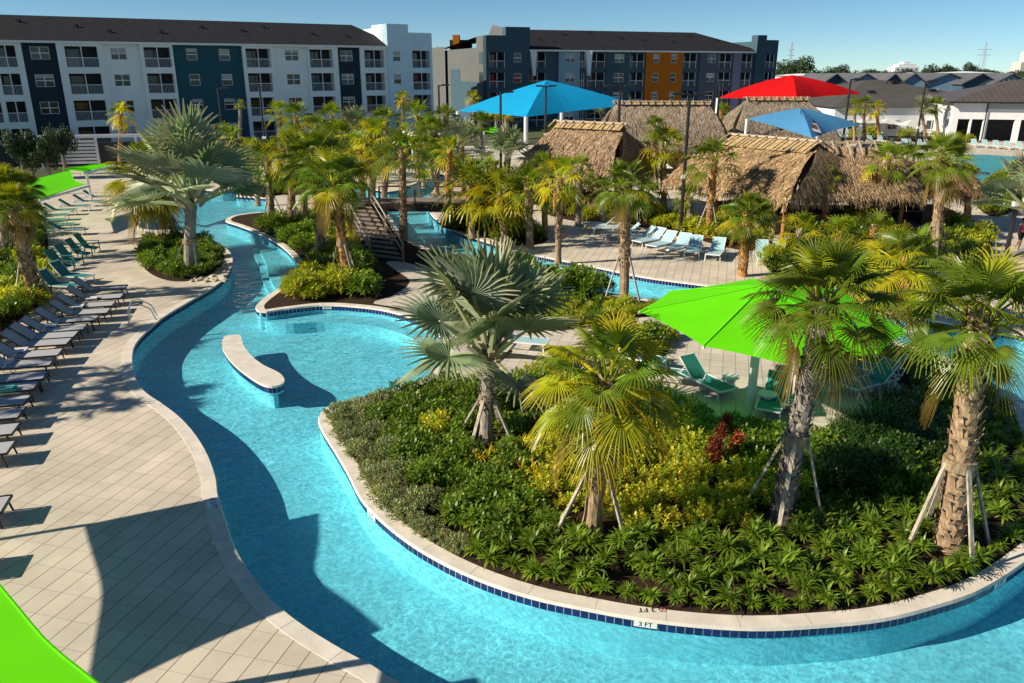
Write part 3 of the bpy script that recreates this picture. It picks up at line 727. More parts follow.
def plant(kind, x, y, z=0, s=1.0):
    if COUNT.get(kind, 0) >= 295: return
    COUNT[kind] = COUNT.get(kind, 0) + 1
    nm, lb, ct = INFO[kind]; wh = where(x, y); lb = lb + ' ' + wh; gp = lb + ' group' if False else 'plants: ' + lb
    ks = [q for q in ME if q[0] == kind]
    o = obj(nm, ME[R.choice(ks)]); tag(o, lb, ct, gp); o.location = (x, y, z); o.rotation_euler = (R.uniform(-.1, .1), R.uniform(-.1, .1), R.uniform(0, 6.28)); k = s * R.uniform(.7, 1.22); o.scale = (k, k, k * R.uniform(.85, 1.15))
    return o
def scatter(poly, step, chooser, excl=(), margin=.25):
    xs = [p[0] for p in poly]; ys = [p[1] for p in poly]; y = min(ys); row = 0; cells = []
    while y < max(ys):
        x = min(xs) + (row % 2) * step / 2
        while x < max(xs):
            p = (x + R.uniform(-.28, .28) * step, y + R.uniform(-.28, .28) * step)
            if inside(p, poly) and edist(p, poly) > margin and not any(inside(p, e) or edist(p, e) < .2 for e in excl):
                cells.append(p)
            x += step
        y += step * .87; row += 1
    cells.sort(key=lambda p: p[1])
    for p in cells:
        r = chooser(p)
        if r: plant(r[0], p[0], p[1], 0, r[1])
trunks = [(G(*q).xy, d_) for q, d_ in (((592,529), .45), ((781,520), .5), ((948,548), .5), ((486,441), .55))]
isl = offset(INN, -.38)
def ch_near(p):
    v = Vector(p)
    for q, d_ in trunks:
        if (v - q).length < d_ : return None
    px, py = PX((p[0], p[1], 0))
    if p[1] > 25: return None
    e = edist(p, INN)
    n_ = noise.noise(Vector((p[0] * .45, p[1] * .45, 3.1)))
    if px < 430 and e < 1.25 and py > 405: return ('o', 1.25)
    if 480 < px < 560 and 440 < py < 500 and R.random() < .55: return ('a', .85)
    if py > 0 and e < 2.6 and px > 520: 
        if px < 640 and e < .75 and R.random() < .12: return None
        return ('r', 1.1) if n_ < .45 else ('g', .8)
    if e < 1.5 and px > 430 and R.random() < .5: return ('r', .9)
    if px > 830 and py < 500: return ('d', 1.0) if R.random() < .55 else ('g', 1.05)
    if px > 700 and py < 470 : return ('g', 1.0)
    if 560 < px < 800 and py < 565: return ('y', 1.05) if n_ > -.25 else ('g', .95)
    if n_ > .42: return ('y', .9)
    return ('g', .95)
near_poly = [p for p in isl]
edge_row = resample(offset(INN, -.50), .44)
for q in edge_row:
    px, py = PX((q.x, q.y, 0))
    if q.y < 26 and q.x > -6.5 and not inside(q, PATH):
        if px > 470 and py > 500: plant('r', q.x, q.y, 0, .95)
        elif px > 470 and py > 380: plant('r', q.x, q.y, 0, .9)
        elif px <= 470 and py > 405: plant('o', q.x, q.y, 0, 1.1)
        elif px < 470: plant('g', q.x, q.y, 0, .75)
scatter(near_poly, .50, ch_near, (PATH,), .40)
print('near', COUNT)
WHERE[0] = 'beside the green canopy deck'
for q in ((726,440),(720,452),(732,462),(712,470)):
    v = G(*q); o = plant('x', v.x, v.y, 0, 1.0)
    o['label'] = {726: 'tall red-leaved shrub beside the green canopy deck', 720: 'red-leaved shrub just left of the tallest red one', 732: 'red-leaved shrub lowest and rightmost by the golden shrubs', 712: 'short red-leaved shrub below the yellow drooping fans'}[q[0]]

# the wedge planting, the far hedges and the deck beds
def ch_wedge(p):
    px, py = PX((p[0], p[1], 0))
    if p[1] < 27: return None
    if px < 248: return None
    n_ = noise.noise(Vector((p[0] * .3, p[1] * .3, 9.1)))
    return ('h', 1.0) if n_ > .0 else (('f', 1.0) if n_ > -.2 else ('k', .9))
wedge = [v for v in P2([(245,224),(262,226),(300,222),(345,218),(385,222),(408,250),(462,270),(560,280),(640,293),(560,300),(500,290),(440,262),(402,258),(372,262),(366,270),(378,288),(366,299),(330,301),(290,303),(266,304),(282,294),(302,284),(308,266),(296,252),(270,236)])]
WHERE[0] = 'in the palm-covered wedge beside the stairs'
scatter(wedge, .72, ch_wedge, (PATH, P2([(335,192),(398,192),(408,263),(362,266)])), .22)
print('wedge', COUNT)
def bed(name, pxs, kind, step, s, margin=.25, maxn=80):
    lp = resample(spline(P2(pxs), 5), .4); struct(fill(name, [lp], .014, soil))
    WHERE[0] = {'planter_bed': 'in the round planter of the left deck', 'left_bed': 'in the bed behind the charcoal loungers', 'left_upper_bed': 'behind the teal armchairs at the left', 'river_hedge_bed': 'between the back channel and the island walkway', 'bank_bed': 'between the stairs foot and the back channel', 'canopy_bed': 'left of the big green canopy', 'hedge_bed': 'in the hedge behind the aqua loungers', 'far_hedge_bed': 'beyond the tip of the planted wedge', 'right_bed': 'around the braced palm at the right path', 'right_far_bed': 'beside the far teal pool', 'mid_bed': 'in front of the joined thatched huts', 'bridge_bed': 'on the bank right of the bridge', 'north_bed': 'in the palm grove beyond the bridge', 'hall_bed': 'before the grey roofed hall'}[name]
    scatter(lp, step, lambda p: ((kind if isinstance(kind, str) else R.choice(kind)), s), (), margin)
bed('planter_bed', [(137,252),(142,243),(160,238),(180,237),(205,243),(219,249),(224,257),(222,266),(212,274),(190,281),(165,280),(146,270)], 'h', .75, .62)
bed('left_bed', [(-60,330),(-40,285),(0,272),(45,275),(52,290),(48,300),(25,315),(5,335),(-30,360)], ('k','h','k'), 1.0, .85)
bed('left_upper_bed', [(-40,270),(-40,215),(10,200),(38,215),(48,240),(42,262),(10,270)], ('k','h','d'), 1.1, .9)
bed('river_hedge_bed', [(505,288),(560,297),(620,304),(700,313),(740,319),(700,319),(650,317),(600,324),(560,331),(530,324)], ('k','h','k'), .62, .46, .2)
bed('bank_bed', [(410,252),(440,259),(470,268),(505,281),(522,298),(500,296),(470,281),(445,270),(420,260)], ('h','k','f'), .7, .5, .12)
bed('canopy_bed', [(604,338),(640,328),(668,338),(664,358),(640,370),(608,362)], ('k','h'), .6, .6, .1)
bed('hedge_bed', [(545,213),(570,206),(640,212),(690,222),(735,228),(760,240),(790,250),(740,250),(690,238),(655,232),(620,222),(580,222)], ('k','k','f','h'), 1.15, 1.05)
bed('far_hedge_bed', [(250,190),(285,184),(310,180),(320,186),(315,193),(280,195),(255,196)], ('h','k'), 1.3, 1.1)
bed('right_bed', [(915,250),(925,225),(950,222),(985,236),(992,250),(980,262),(945,272),(915,268)], ('d','h','k'), 1.0, 1.0)
bed('right_far_bed', [(975,200),(985,188),(1005,176),(1024,172),(1024,200),(1004,215),(985,214)], ('h','k'), 1.2, 1.1)
bed('mid_bed', [(765,262),(800,240),(850,232),(900,240),(915,262),(925,290),(900,312),(850,305),(800,292)], ('d','h','k','f'), 1.0, 1.1)
bed('bridge_bed', [(440,226),(452,215),(480,214),(530,225),(548,240),(520,246),(480,236),(455,230)], ('h','f','k'), 1.0, 1.0)
bed('north_bed', [(300,160),(340,150),(400,150),(445,150),(470,168),(520,180),(560,196),(520,205),(470,200),(450,175),(420,160),(380,168),(340,164)], ('k','h','h'), 2.0, 1.8)
bed('hall_bed', [(760,135),(840,131),(960,138),(962,143),(860,140),(800,138),(760,141)], ('k','h'), 2.2, 1.5)
print(COUNT)
# ================================================================ LOUNGERS AND CHAIRS
white = M('white_metal', (.72,.72,.70), .4, .04, 3, .4)
black = M('dark_metal', (.018,.018,.02), .45, .1, 3, .4)
sling_c = M('charcoal_sling', (.42,.42,.43), .7, .06, 30, .25)
sling_t = M('teal_sling', (.035,.22,.20), .65, .08, 30, .25)
sling_a = M('aqua_sling', (.36,.56,.58), .65, .06, 30, .25)
def lounger(name, label, cat, sling, frame, group, back=38, w=.66, L_=1.95, zs=.36):
    """origin: middle of the foot end on the floor; body runs to -x"""
    t = thing(name, label, cat, (0, 0, 0), 0, group); sb = -(L_ - .72)
    m = MB(); m.box((sb, -w / 2 + .03, zs - .012), (-.03, w / 2 - .03, zs + .006)); m.build('seat', sling, t)
    ca, sa = cos(radians(back)), sin(radians(back)); Mx = Matrix.Translation((sb, 0, zs)) @ Matrix.Rotation(radians(back), 4, 'Y')
    m = MB(); m.box((-.76, -w / 2 + .03, -.012), (-.01, w / 2 - .03, .006), Mx); m.build('backrest', sling, t)
    m = MB()
    for s in (-1, 1):
        m.bar((0, s * w / 2, zs - .005), (-L_ + .12, s * w / 2, zs - .005), .035, .05)
        a_ = Mx @ Vector((0, s * (w / 2 - .035), 0)); b_ = Mx @ Vector((-.78, s * (w / 2 - .035), 0)); m.bar(a_, b_, .028, .03)
        m.bar(Mx @ Vector((-.45, s * (w / 2 - .06), 0)), (sb - .52, s * (w / 2 - .06), zs), .02)
    m.bar((0, -w / 2, zs - .005), (0, w / 2, zs - .005), .035, .05); m.bar(Mx @ Vector((-.77, -w / 2 + .03, 0)), Mx @ Vector((-.77, w / 2 - .03, 0)), .028)
    m.bar((-L_ + .12, -w / 2, zs - .005), (-L_ + .12, w / 2, zs - .005), .035, .05); m.build('frame', frame, t)
    for x in (-.12, -L_ + .3):
        for s in (-1, 1):
            m = MB(); m.bar((x, s * (w / 2 - .01), zs - .02), (x + (.07 if x > -.5 else -.07), s * (w / 2 + .015), 0), .035, .04); m.build('leg', frame, t)
    return t
def armchair(name, label, cat, sling, frame, group):
    t = thing(name, label, cat, (0, 0, 0), 0, group); w = .62
    m = MB(); Mx = Matrix.Translation((-.55, 0, .30)) @ Matrix.Rotation(radians(10), 4, 'Y'); m.box((0, -w / 2, -.01), (.58, w / 2, .01), Mx); m.build('seat', sling, t)
    Mb = Matrix.Translation((-.52, 0, .30)) @ Matrix.Rotation(radians(58), 4, 'Y'); m = MB(); m.box((-.82, -w / 2, -.01), (0, w / 2, .01), Mb); m.build('backrest', sling, t)
    for s in (-1, 1):
        m = MB(); m.box((-.72, s * (w / 2 + .05) - .03, .52), (.0, s * (w / 2 + .05) + .03, .55)); m.build('armrest', frame, t)
        m = MB(); m.bar((-.02, s * (w / 2 + .04), 0), (-.02, s * (w / 2 + .04), .52), .04); m.build('leg', frame, t)
        m = MB(); m.bar((-.8, s * (w / 2 + .04), 0), (-.62, s * (w / 2 + .04), .52), .04); m.build('leg', frame, t)
    return t
ORD = ['first','second','third','fourth','fifth','sixth','seventh','eighth','ninth','tenth','eleventh','twelfth','thirteenth','fourteenth','fifteenth','sixteenth','seventeenth','eighteenth','nineteenth','twentieth']
def row(proto, spots, labels, group=None):
    index_kids(proto)
    for i, ((p, a), lb) in enumerate(zip(spots, labels)):
        o = proto if i == 0 else copy_tree(proto)
        o.location = (p.x, p.y, .008); o.rotation_euler = (0, 0, a + R.uniform(-.035, .035)); o['label'] = lb
        if group: o['group'] = group
A15 = radians(14.5); ux = Vector((cos(A15), sin(A15), 0)); uy = Vector((-sin(A15), cos(A15), 0))
far_px = [(127.5,285),(124,293.5),(116,301),(111,308),(99,315.6),(88,323.8),(79,331),(72,338),(63.5,348.5),(55.7,358),(49,371),(40.5,381),(31.5,395),(26,407.5),(20.5,423),(16,441),(12,496),(-12,545)]
spots = []
for q in far_px:
    p = G(q[0], q[1], .37) - uy * .33; p.z = 0; spots.append((p, A15))
n = len(spots)
lb = ['charcoal sling lounger of the poolside row, %s counted from the far end' % ORD[i] for i in range(n)]
lb[0] = 'charcoal sling lounger at the far end of the poolside row'; lb[-2] = 'charcoal sling lounger standing apart at the frame edge, before the gap in the row'; lb[-1] = 'charcoal sling lounger mostly cut off at the left edge below the gap'
pc = lounger('charcoal_lounger', lb[0], 'sun lounger', sling_c, black, 'charcoal sling loungers lined up on the left deck', 40, .74, 2.05)
row(pc, spots, lb)
# small white side tables
def side_table():
    t = thing('side_table', 'x', 'side table', (0, 0, 0), 0, 'small white side tables between the charcoal loungers')
    m = MB(); m.box((-.2, -.2, .40), (.2, .2, .44)); m.build('table_top', white, t)
    for sx in (-1, 1):
        for sy in (-1, 1): m = MB(); m.bar((sx * .17, sy * .17, 0), (sx * .17, sy * .17, .40), .03); m.build('leg', white, t)
    return t
st_px = [(92,298),(78,306),(51,325),(20,350),(5,362)]
stl = ['small white side table beside the backrest of the second far charcoal lounger', 'small white side table between the third and fourth far charcoal loungers', 'small white side table amid the poolside row, beside the golden shrubs', 'small white side table low in the poolside row', 'small white side table at the left edge of the frame']
row(side_table(), [(G(x, y, .42) * 1.0, A15) for x, y in st_px], stl)
# teal loungers under the left green sail
tf = [(112,196),(103,200.5),(90,205),(76,209),(68,214),(66,219),(74,223.5),(84,228)]
spots = [(G(x, y, .37), A15) for x, y in tf]
lb = ['teal lounger with white frame under the left green sail, %s from the far end' % ORD[i] for i in range(len(tf))]
row(lounger('teal_lounger', lb[0], 'sun lounger', sling_t, white, 'teal loungers under the left green sail'), spots, lb)
tl2 = ['teal lounger raised high beside the far end of the charcoal row', 'teal lounger with green back next to the charcoal row, the nearer one']
row(lounger('teal_lounger', tl2[0], 'sun lounger', sling_t, white, 'teal loungers beside the charcoal row', 50), [(G(90,276,.37), radians(-12)), (G(80,285,.37), radians(-8))], tl2)
cl = ['dark teal armchair farthest right of the cluster by the left palms', 'dark teal armchair second from the right in the cluster by the left palms', 'dark teal armchair in the middle of the cluster by the left palms', 'big dark teal armchair nearest the yellow shrubs of the left bed']
row(armchair('teal_armchair', cl[0], 'chair', sling_t, sling_t, 'teal armchairs on the left deck'), [(G(98,252,0), radians(5)), (G(90,258,0), radians(0)), (G(80,265,0), radians(-5)), (G(70,271,0), radians(-8))], cl)
# aqua loungers on the far bank
af = [((712,262),(718,240)),((691,259.5),(697,238)),((671,256),(681,236.5)),((650.5,252.5),(664,234)),((636,248),(651,231)),((619,243.5),(638,228.5)),((604,239),(628,225)),((592,233.5),(617,220)),((583,229),(612,217))]
spots = []
for f_, h_ in af:
    a, b = G(*f_), G(h_[0], h_[1], .8); d = (a - b); spots.append((Vector((a.x, a.y, 0)), math.atan2(d.y, d.x)))
lb = ['aqua lounger with white frame on the far bank, %s from the right of its row' % ORD[i] for i in range(len(af))]
row(lounger('aqua_lounger', lb[0], 'sun lounger', sling_a, white, 'aqua loungers in a row on the far bank', 42, .72, 2.1), spots, lb)
l3 = ['aqua lounger standing right of the orange-trunked palm, backrest showing', 'aqua lounger second right of the orange-trunked palm, mostly hidden']
row(lounger('aqua_lounger', l3[0], 'sun lounger', sling_a, white, 'aqua loungers behind the green canopy', 50), [(G(764,266), radians(-100)), (G(785,268), radians(-95))], l3)
l4 = ['white framed lounger on the island walkway under the silver palm fronds', 'aqua lounger end peeping out between the silver palm fronds']
row(lounger('aqua_lounger', l4[0], 'sun lounger', sling_a, white, 'loungers on the island walkway', 35), [(G(548,352), radians(-14)), (G(523,291), radians(200))], l4)
# loungers under the big green canopy
uf = [((664,372),-30,'teal lounger at the left edge of the shaded canopy deck'),((704,388),-20,'teal lounger with pale edge left of the canopy post'),((728,402),-60,'dark teal lounger at the foot of the canopy post'),((766,423),-115,'dark teal lounger in front of the canopy post, nearest the red shrub'),((792,418),-100,'dark teal lounger next to the tall trunk under the canopy'),((846,398),-150,'teal lounger right of the tall trunk under the canopy'),((838,372),150,'tilted pale teal lounger at the back right of the canopy deck'),((790,372),120,'dark teal lounger in the sun behind the canopy post')]
row(lounger('teal_lounger', '', 'sun lounger', sling_t, white, 'teal loungers under the big green canopy', 40), [(G(*q), radians(a)) for q, a, _ in uf], [l for _, _, l in uf])
def drum(label):
    t = thing('drum_table', label, 'side table', (0, 0, 0), 0, 'white drum tables under the big green canopy')
    m = MB(); m.tube([(0, 0, 0), (0, 0, .06), (0, 0, .30), (0, 0, .46)], [.2, .19, .13, .17], 16); m.build('pedestal', white, t, True)
    m = MB(); m.tube([(0, 0, .46), (0, 0, .50)], [.26, .26], 20); m.build('table_top', white, t); return t
dl = ['white drum table left of the canopy post', 'white drum table between the canopy post and the tall trunk', 'white drum table right of the tall trunk']
row(drum(dl[0]), [(G(729,392), 0), (G(766,410), 0), (G(826,392), 0)], dl)
# far rows of loungers
fr = [((848 + i * 9.2, 139 + .25 * i), 0) for i in range(5)] + [((900 + i * 9, 147.5 + .2 * i), 1) for i in range(5)] + [((876 + i * 10, 144), 2) for i in range(2)]
lbs = []; sp_ = []
for k, (q, g_) in enumerate(fr):
    sp_.append((G(*q), radians(-80 + R.uniform(-12, 12)))); lbs.append('far aqua lounger beyond the long thatched ridge, %s from the left' % ORD[k])
row(lounger('aqua_lounger', lbs[0], 'sun lounger', sling_a, white, 'far aqua loungers beyond the thatched hut', 50), sp_, lbs)
fr = [(978 + i * 11.5, 148 + .8 * i) for i in range(5)]
lbs = ['aqua lounger before the clubhouse doors, %s from the left' % ORD[k] for k in range(5)]
row(lounger('aqua_lounger', lbs[0], 'sun lounger', sling_a, white, 'aqua loungers before the clubhouse', 50), [(G(*q), radians(-95)) for q in fr], lbs)
fr = [(765 + i * 8.5, 137) for i in range(5)]
lbs = ['green lounger shaded by the pale blue canopy, %s from the left' % ORD[k] for k in range(5)]
row(lounger('green_lounger', lbs[0], 'sun lounger', sling_t, white, 'green loungers under the pale blue canopy', 50), [(G(*q), radians(-70)) for q in fr], lbs)

# ================================================================ SHADE CANOPIES
green_c = CLOTH('lime_fabric', (.16,.80,.004), .3); blue_c = CLOTH('turquoise_fabric', (.008,.36,.68), .25)
red_c = CLOTH('red_fabric', (.72,.008,.010), .25); pale_c = CLOTH('pale_blue_fabric', (.10,.34,.62), .25); white_c = CLOTH('white_fabric', (.78,.78,.76), .3)
def sail(name, corners, apex, mat, parent, sag=.06, n=8, dip=.02):
    """pyramid cloth: rim points between corners pulled inwards, surface dips a little"""
    m = MB(); k = len(corners); cen = sum(corners, Vector((0, 0, 0))) / k
    for i in range(k):
        a, b = corners[i], corners[(i + 1) % k]; rim = []
        for j in range(n + 1):
            t_ = j / n; p = a.lerp(b, t_); s_ = 4 * t_ * (1 - t_); e = (b - a).length
            inw = (cen - p); inw.z = 0; p = p + inw.normalized() * sag * e * s_; rim.append(p)
        rings = [rim]; q = 6
        for r_ in range(1, q + 1):
            f_ = r_ / q; rings.append([p.lerp(apex, f_) - Vector((0, 0, dip * (apex.z - p.z) * 4 * f_ * (1 - f_))) for p in rim])
        for r_ in range(q):
            for j in range(n):
                A_, B_, C_, D_ = rings[r_][j], rings[r_][j + 1], rings[r_ + 1][j + 1], rings[r_ + 1][j]
                m.face([A_, B_, C_] if r_ == q - 1 else [A_, B_, C_, D_])
    return m.build(name, mat, parent)
def hip_canopy(label, corners, apex, mat, posts, group=None, pr=.09, edge=True, dip=.02):
    t = thing('shade_canopy', label, 'shade canopy', (0, 0, 0), 0, group)
    fb = sail('fabric', corners, apex, mat, t, dip=dip)
    m = MB()
    for i, c_ in enumerate(corners): m.bar(c_ + Vector((0, 0, -.02)), apex + Vector((0, 0, -.06)), .04)
    m.build('ridge_frame', white, t)
    for p in posts:
        m = MB(); m.tube([(p.x, p.y, 0), (p.x, p.y, p.z)], pr, 10); m.build('post', white, t)
    return t
# the big green one on the island
cs = [G(638,311,2.95), G(703,346,3.0), G(796,367,3.0), G(878,354,3.0), G(912,332,2.9), Vector((9.4,21.9,3.05)), Vector((7.2,23.0,3.1)), G(670,291,3.0)]
ap = Vector((6.55, 19.9, 3.72)); pb = G(750,408)
tg = thing('shade_canopy', 'big bright green canopy with eight edges and one central white post', 'shade canopy', (0, 0, 0))
sail('fabric', cs, ap, green_c, tg, .03)
m = MB(); m.tube([(pb.x, pb.y, 0), (pb.x, pb.y, 3.55)], .12, 12); m.build('post', white, tg)
m = MB()
for c_ in cs: m.bar(Vector((pb.x, pb.y, 3.5)), c_ + Vector((0, 0, -.05)), .05)
m.build('rib_frame', white, tg)
m = MB()
for c_ in cs: m.bar(c_ + Vector((0, 0, .012)), ap + Vector((0, 0, .012)), .035, .012)
m.build('seam', M('lime_seam', (.135,.68,.004), .8, .05), tg)
# turquoise, red, pale blue
cb = [D(458,111,90), D(526,117,83), D(638,105,90), D(562,97,100)]
t = hip_canopy('wide turquoise hip canopy in front of the right apartment block', cb, D(547,80,90), blue_c, [Vector((c_.x, c_.y, c_.z)) for c_ in cb], pr=.22, dip=-.05)
cr = [D(718,98,92), D(797,99,88), D(862,94,96), D(800,92,104)]
t = hip_canopy('wide red hip canopy beside the right apartment block', cr, D(792,75,95), red_c, [Vector((c_.x, c_.y, c_.z)) for c_ in cr[:2]], pr=.2, dip=-.12)
cp = [D(747,119,66), D(812,138,62), D(861,125,68), D(820,112,74)]
ap2 = D(800,108,67)
t = hip_canopy('pale blue canopy carrying a surfboard motif, above the long thatched ridge', cp, ap2, pale_c, [cp[0], cp[2], cp[3], D(815,138,64)], pr=.12, dip=-.08)
# surfboard motif sewn on the front right face
def bary(a, b, c_, u, v): return a + (b - a) * u + (c_ - a) * v
f0, f1, f2 = ap2, cp[1], cp[2]; nn = (f1 - f0).cross(f2 - f0).normalized(); nn = nn if nn.z > 0 else -nn
e1 = (D(822,133,62.6) - D(802,111,66.5)); 
def decal(name, u0, u1, w, col, k):
    m = MB(); s = e1.cross(nn).normalized(); p0 = D(802,110,66.6); N_ = 8
    L_ = []; R_ = []
    for i in range(N_ + 1):
        u = u0 + (u1 - u0) * i / N_; ww = w * math.sqrt(max(0.02, 1 - (2 * u - 1) ** 2)); c_ = p0 + e1 * u
        dz = (c_ - f0).dot(nn); c_ = c_ - nn * dz + nn * (.05 + .01 * k); L_.append(c_ - s * ww); R_.append(c_ + s * ww)
    for i in range(N_): m.face([L_[i], R_[i], R_[i + 1], L_[i + 1]])
    m.build(name, M(name + '_print', col, .7, .05), t)
decal('surfboard_motif', 0, 1, .55, (.01,.03,.09), 0); decal('surfboard_band', .5, .88, .5, (.72,.70,.62), 1); decal('surfboard_stripe', .56, .76, .36, (.18,.07,.03), 2)
# left green sail with a beam and white posts
def cant(label, cn, posts, beam=None, group=None, zs=None):
    t = thing('shade_sail', label, 'shade sail', (0, 0, 0), 0, group)
    m = MB(); n_ = 20
    # coons patch with concave rims
    cen = sum(cn, Vector((0, 0, 0))) / 4
    def rim(a, b, t_, sg):
        p = a.lerp(b, t_); i_ = cen - p; i_.z = 0; return p + i_.normalized() * sg * (b - a).length * 4 * t_ * (1 - t_)
    sg = zs or (.08, .08, .08, .08)
    def S(u, v):
        c0 = rim(cn[0], cn[1], u, sg[0]); c1 = rim(cn[3], cn[2], u, sg[2]); d0 = rim(cn[0], cn[3], v, sg[3]); d1 = rim(cn[1], cn[2], v, sg[1])
        bl = cn[0] * (1 - u) * (1 - v) + cn[1] * u * (1 - v) + cn[2] * u * v + cn[3] * (1 - u) * v
        return c0 * (1 - v) + c1 * v + d0 * (1 - u) + d1 * u - bl
    for i in range(n_):
        for j in range(n_): m.face([S(i / n_, j / n_), S((i + 1) / n_, j / n_), S((i + 1) / n_, (j + 1) / n_), S(i / n_, (j + 1) / n_)])
    m.build('fabric', green_c, t, True)
    # hemmed cable edge
    h = MB()
    for q in range(4):
        a, b = cn[q], cn[(q + 1) % 4]; f_ = (lambda u: S(u, 0), lambda u: S(1, u), lambda u: S(1 - u, 1), lambda u: S(0, 1 - u))[q]
        h.tube([f_(k / 10) for k in range(11)], .02, 5, False)
    h.build('hem', green_c, t)
    if beam:
        m = MB()
        for a, b in beam: m.bar(a, b, .10, .14)
        m.build('beam', white, t)
    for a, b in posts: m = MB(); m.tube([a, b], .085, 10); m.build('post', white, t)
    return t
c1 = [G(36,200,2.1), G(86,184,2.25), G(70,170,2.6), G(18,182,2.5)]
b0 = G(46,234); cant('bright green shade sail on a white post over the teal loungers at the left', c1, [((b0.x, b0.y, 0), (c1[0].x + .1, c1[0].y + .1, 2.08))], [(c1[0] + Vector((-.1,0,-.1)), c1[1] + Vector((.2,0,-.1)))], zs=(.02,.10,.05,.05))
c2 = [G(84,172,3.0), G(114,164,3.1), G(104,163.5,3.4), G(62,169,3.2)]
b1 = G(92,201); cant('narrow green shade sail behind, seen almost edge on, on its own white post', c2, [((b1.x, b1.y, 0), (G(86,172,3).x, G(86,172,3).y, 3.0))], [(c2[0] + Vector((-.1,0,-.1)), c2[1] + Vector((.2,0,-.1)))])
for cc, l in ((((386,139),(418,150),(412,136),(392,132)), 'green shade sail glimpsed between the palms below the light blue block end'), (((484,131),(503,135),(508,128),(490,127)), 'sliver of green shade sail under the turquoise canopy')):
    q = [D(cc[0][0], cc[0][1], 72), D(cc[1][0], cc[1][1], 68), D(cc[2][0], cc[2][1], 76), D(cc[3][0], cc[3][1], 80)]
    cant(l, q, [((q[0].x, q[0].y, 0), q[0]), ((q[2].x, q[2].y, 0), q[2])])
# the sail whose shadow lies on the paving (outside the frame) and the one in the corner
k_ = Vector((cos(SUN_AZ), sin(SUN_AZ), 0)) / math.tan(SUN_EL)
def up(s, h): return Vector((s.x, s.y, 0)) - k_ * (h - s.z) + Vector((0, 0, h))
hA = 3.3
sA = [G(86,525), G(313,512,-.74), G(374,628,-.74), G(88,700)]
cA = [up(s_, hA) for s_ in sA]
pA0, pA1 = up(G(-40,546), hA), up(G(20,712), hA)
cant('green shade sail standing left of the paving and throwing its broad shadow across it', cA, [((pA0.x, pA0.y, 0), pA0), ((pA1.x, pA1.y, 0), pA1)], [(pA0, cA[0]), (pA1, cA[3])], 'green shade sails on the left deck', zs=(.0, .15, .03, .05))
hB = 3.0
cB = [G(-34,548,hB), G(130,712,hB) , G(60,860,hB), G(-240,700,hB)]
cant('bright green shade sail whose curved edge fills the bottom left corner', cB, [((cB[0].x - .2, cB[0].y, 0), cB[0])], None, 'green shade sails on the left deck', zs=(.022, .05, .05, .05))

# ================================================================ THATCHED HUTS
def thatchmat():
    m = bpy.data.materials.new('thatch'); n, N, L = nodes_of(m)
    at = N.new('ShaderNodeAttribute'); at.attribute_name = 'tint'; tc = N.new('ShaderNodeTexCoord'); nz = N.new('ShaderNodeTexNoise'); nz.inputs['Scale'].default_value = 7; nz.inputs['Detail'].default_value = 8
    L.new(tc.outputs['Object'], nz.inputs['Vector']); mr = N.new('ShaderNodeMapRange'); mr.inputs[1].default_value = .3; mr.inputs[2].default_value = .7; mr.inputs[3].default_value = .5; mr.inputs[4].default_value = 1.3; L.new(nz.outputs[0], mr.inputs[0])
    vm = N.new('ShaderNodeVectorMath'); vm.operation = 'SCALE'; L.new(at.outputs['Color'], vm.inputs[0]); L.new(mr.outputs[0], vm.inputs['Scale'])
    b = N.new('ShaderNodeBsdfPrincipled'); L.new(vm.outputs[0], b.inputs['Base Color']); b.inputs['Roughness'].default_value = .95; b.inputs['Specular IOR Level'].default_value = .1
    o = N.new('ShaderNodeOutputMaterial'); L.new(b.outputs[0], o.inputs[0]); return m
thatch = thatchmat(); wood = M('weathered_wood', (.30,.20,.12), .85, .3, 5, .15, bump=.3); wood_o = M('orange_wood', (.42,.18,.06), .8, .2, 5, .2); wood_g = M('grey_wood', (.20,.16,.13), .85, .3, 6, .15, bump=.3)
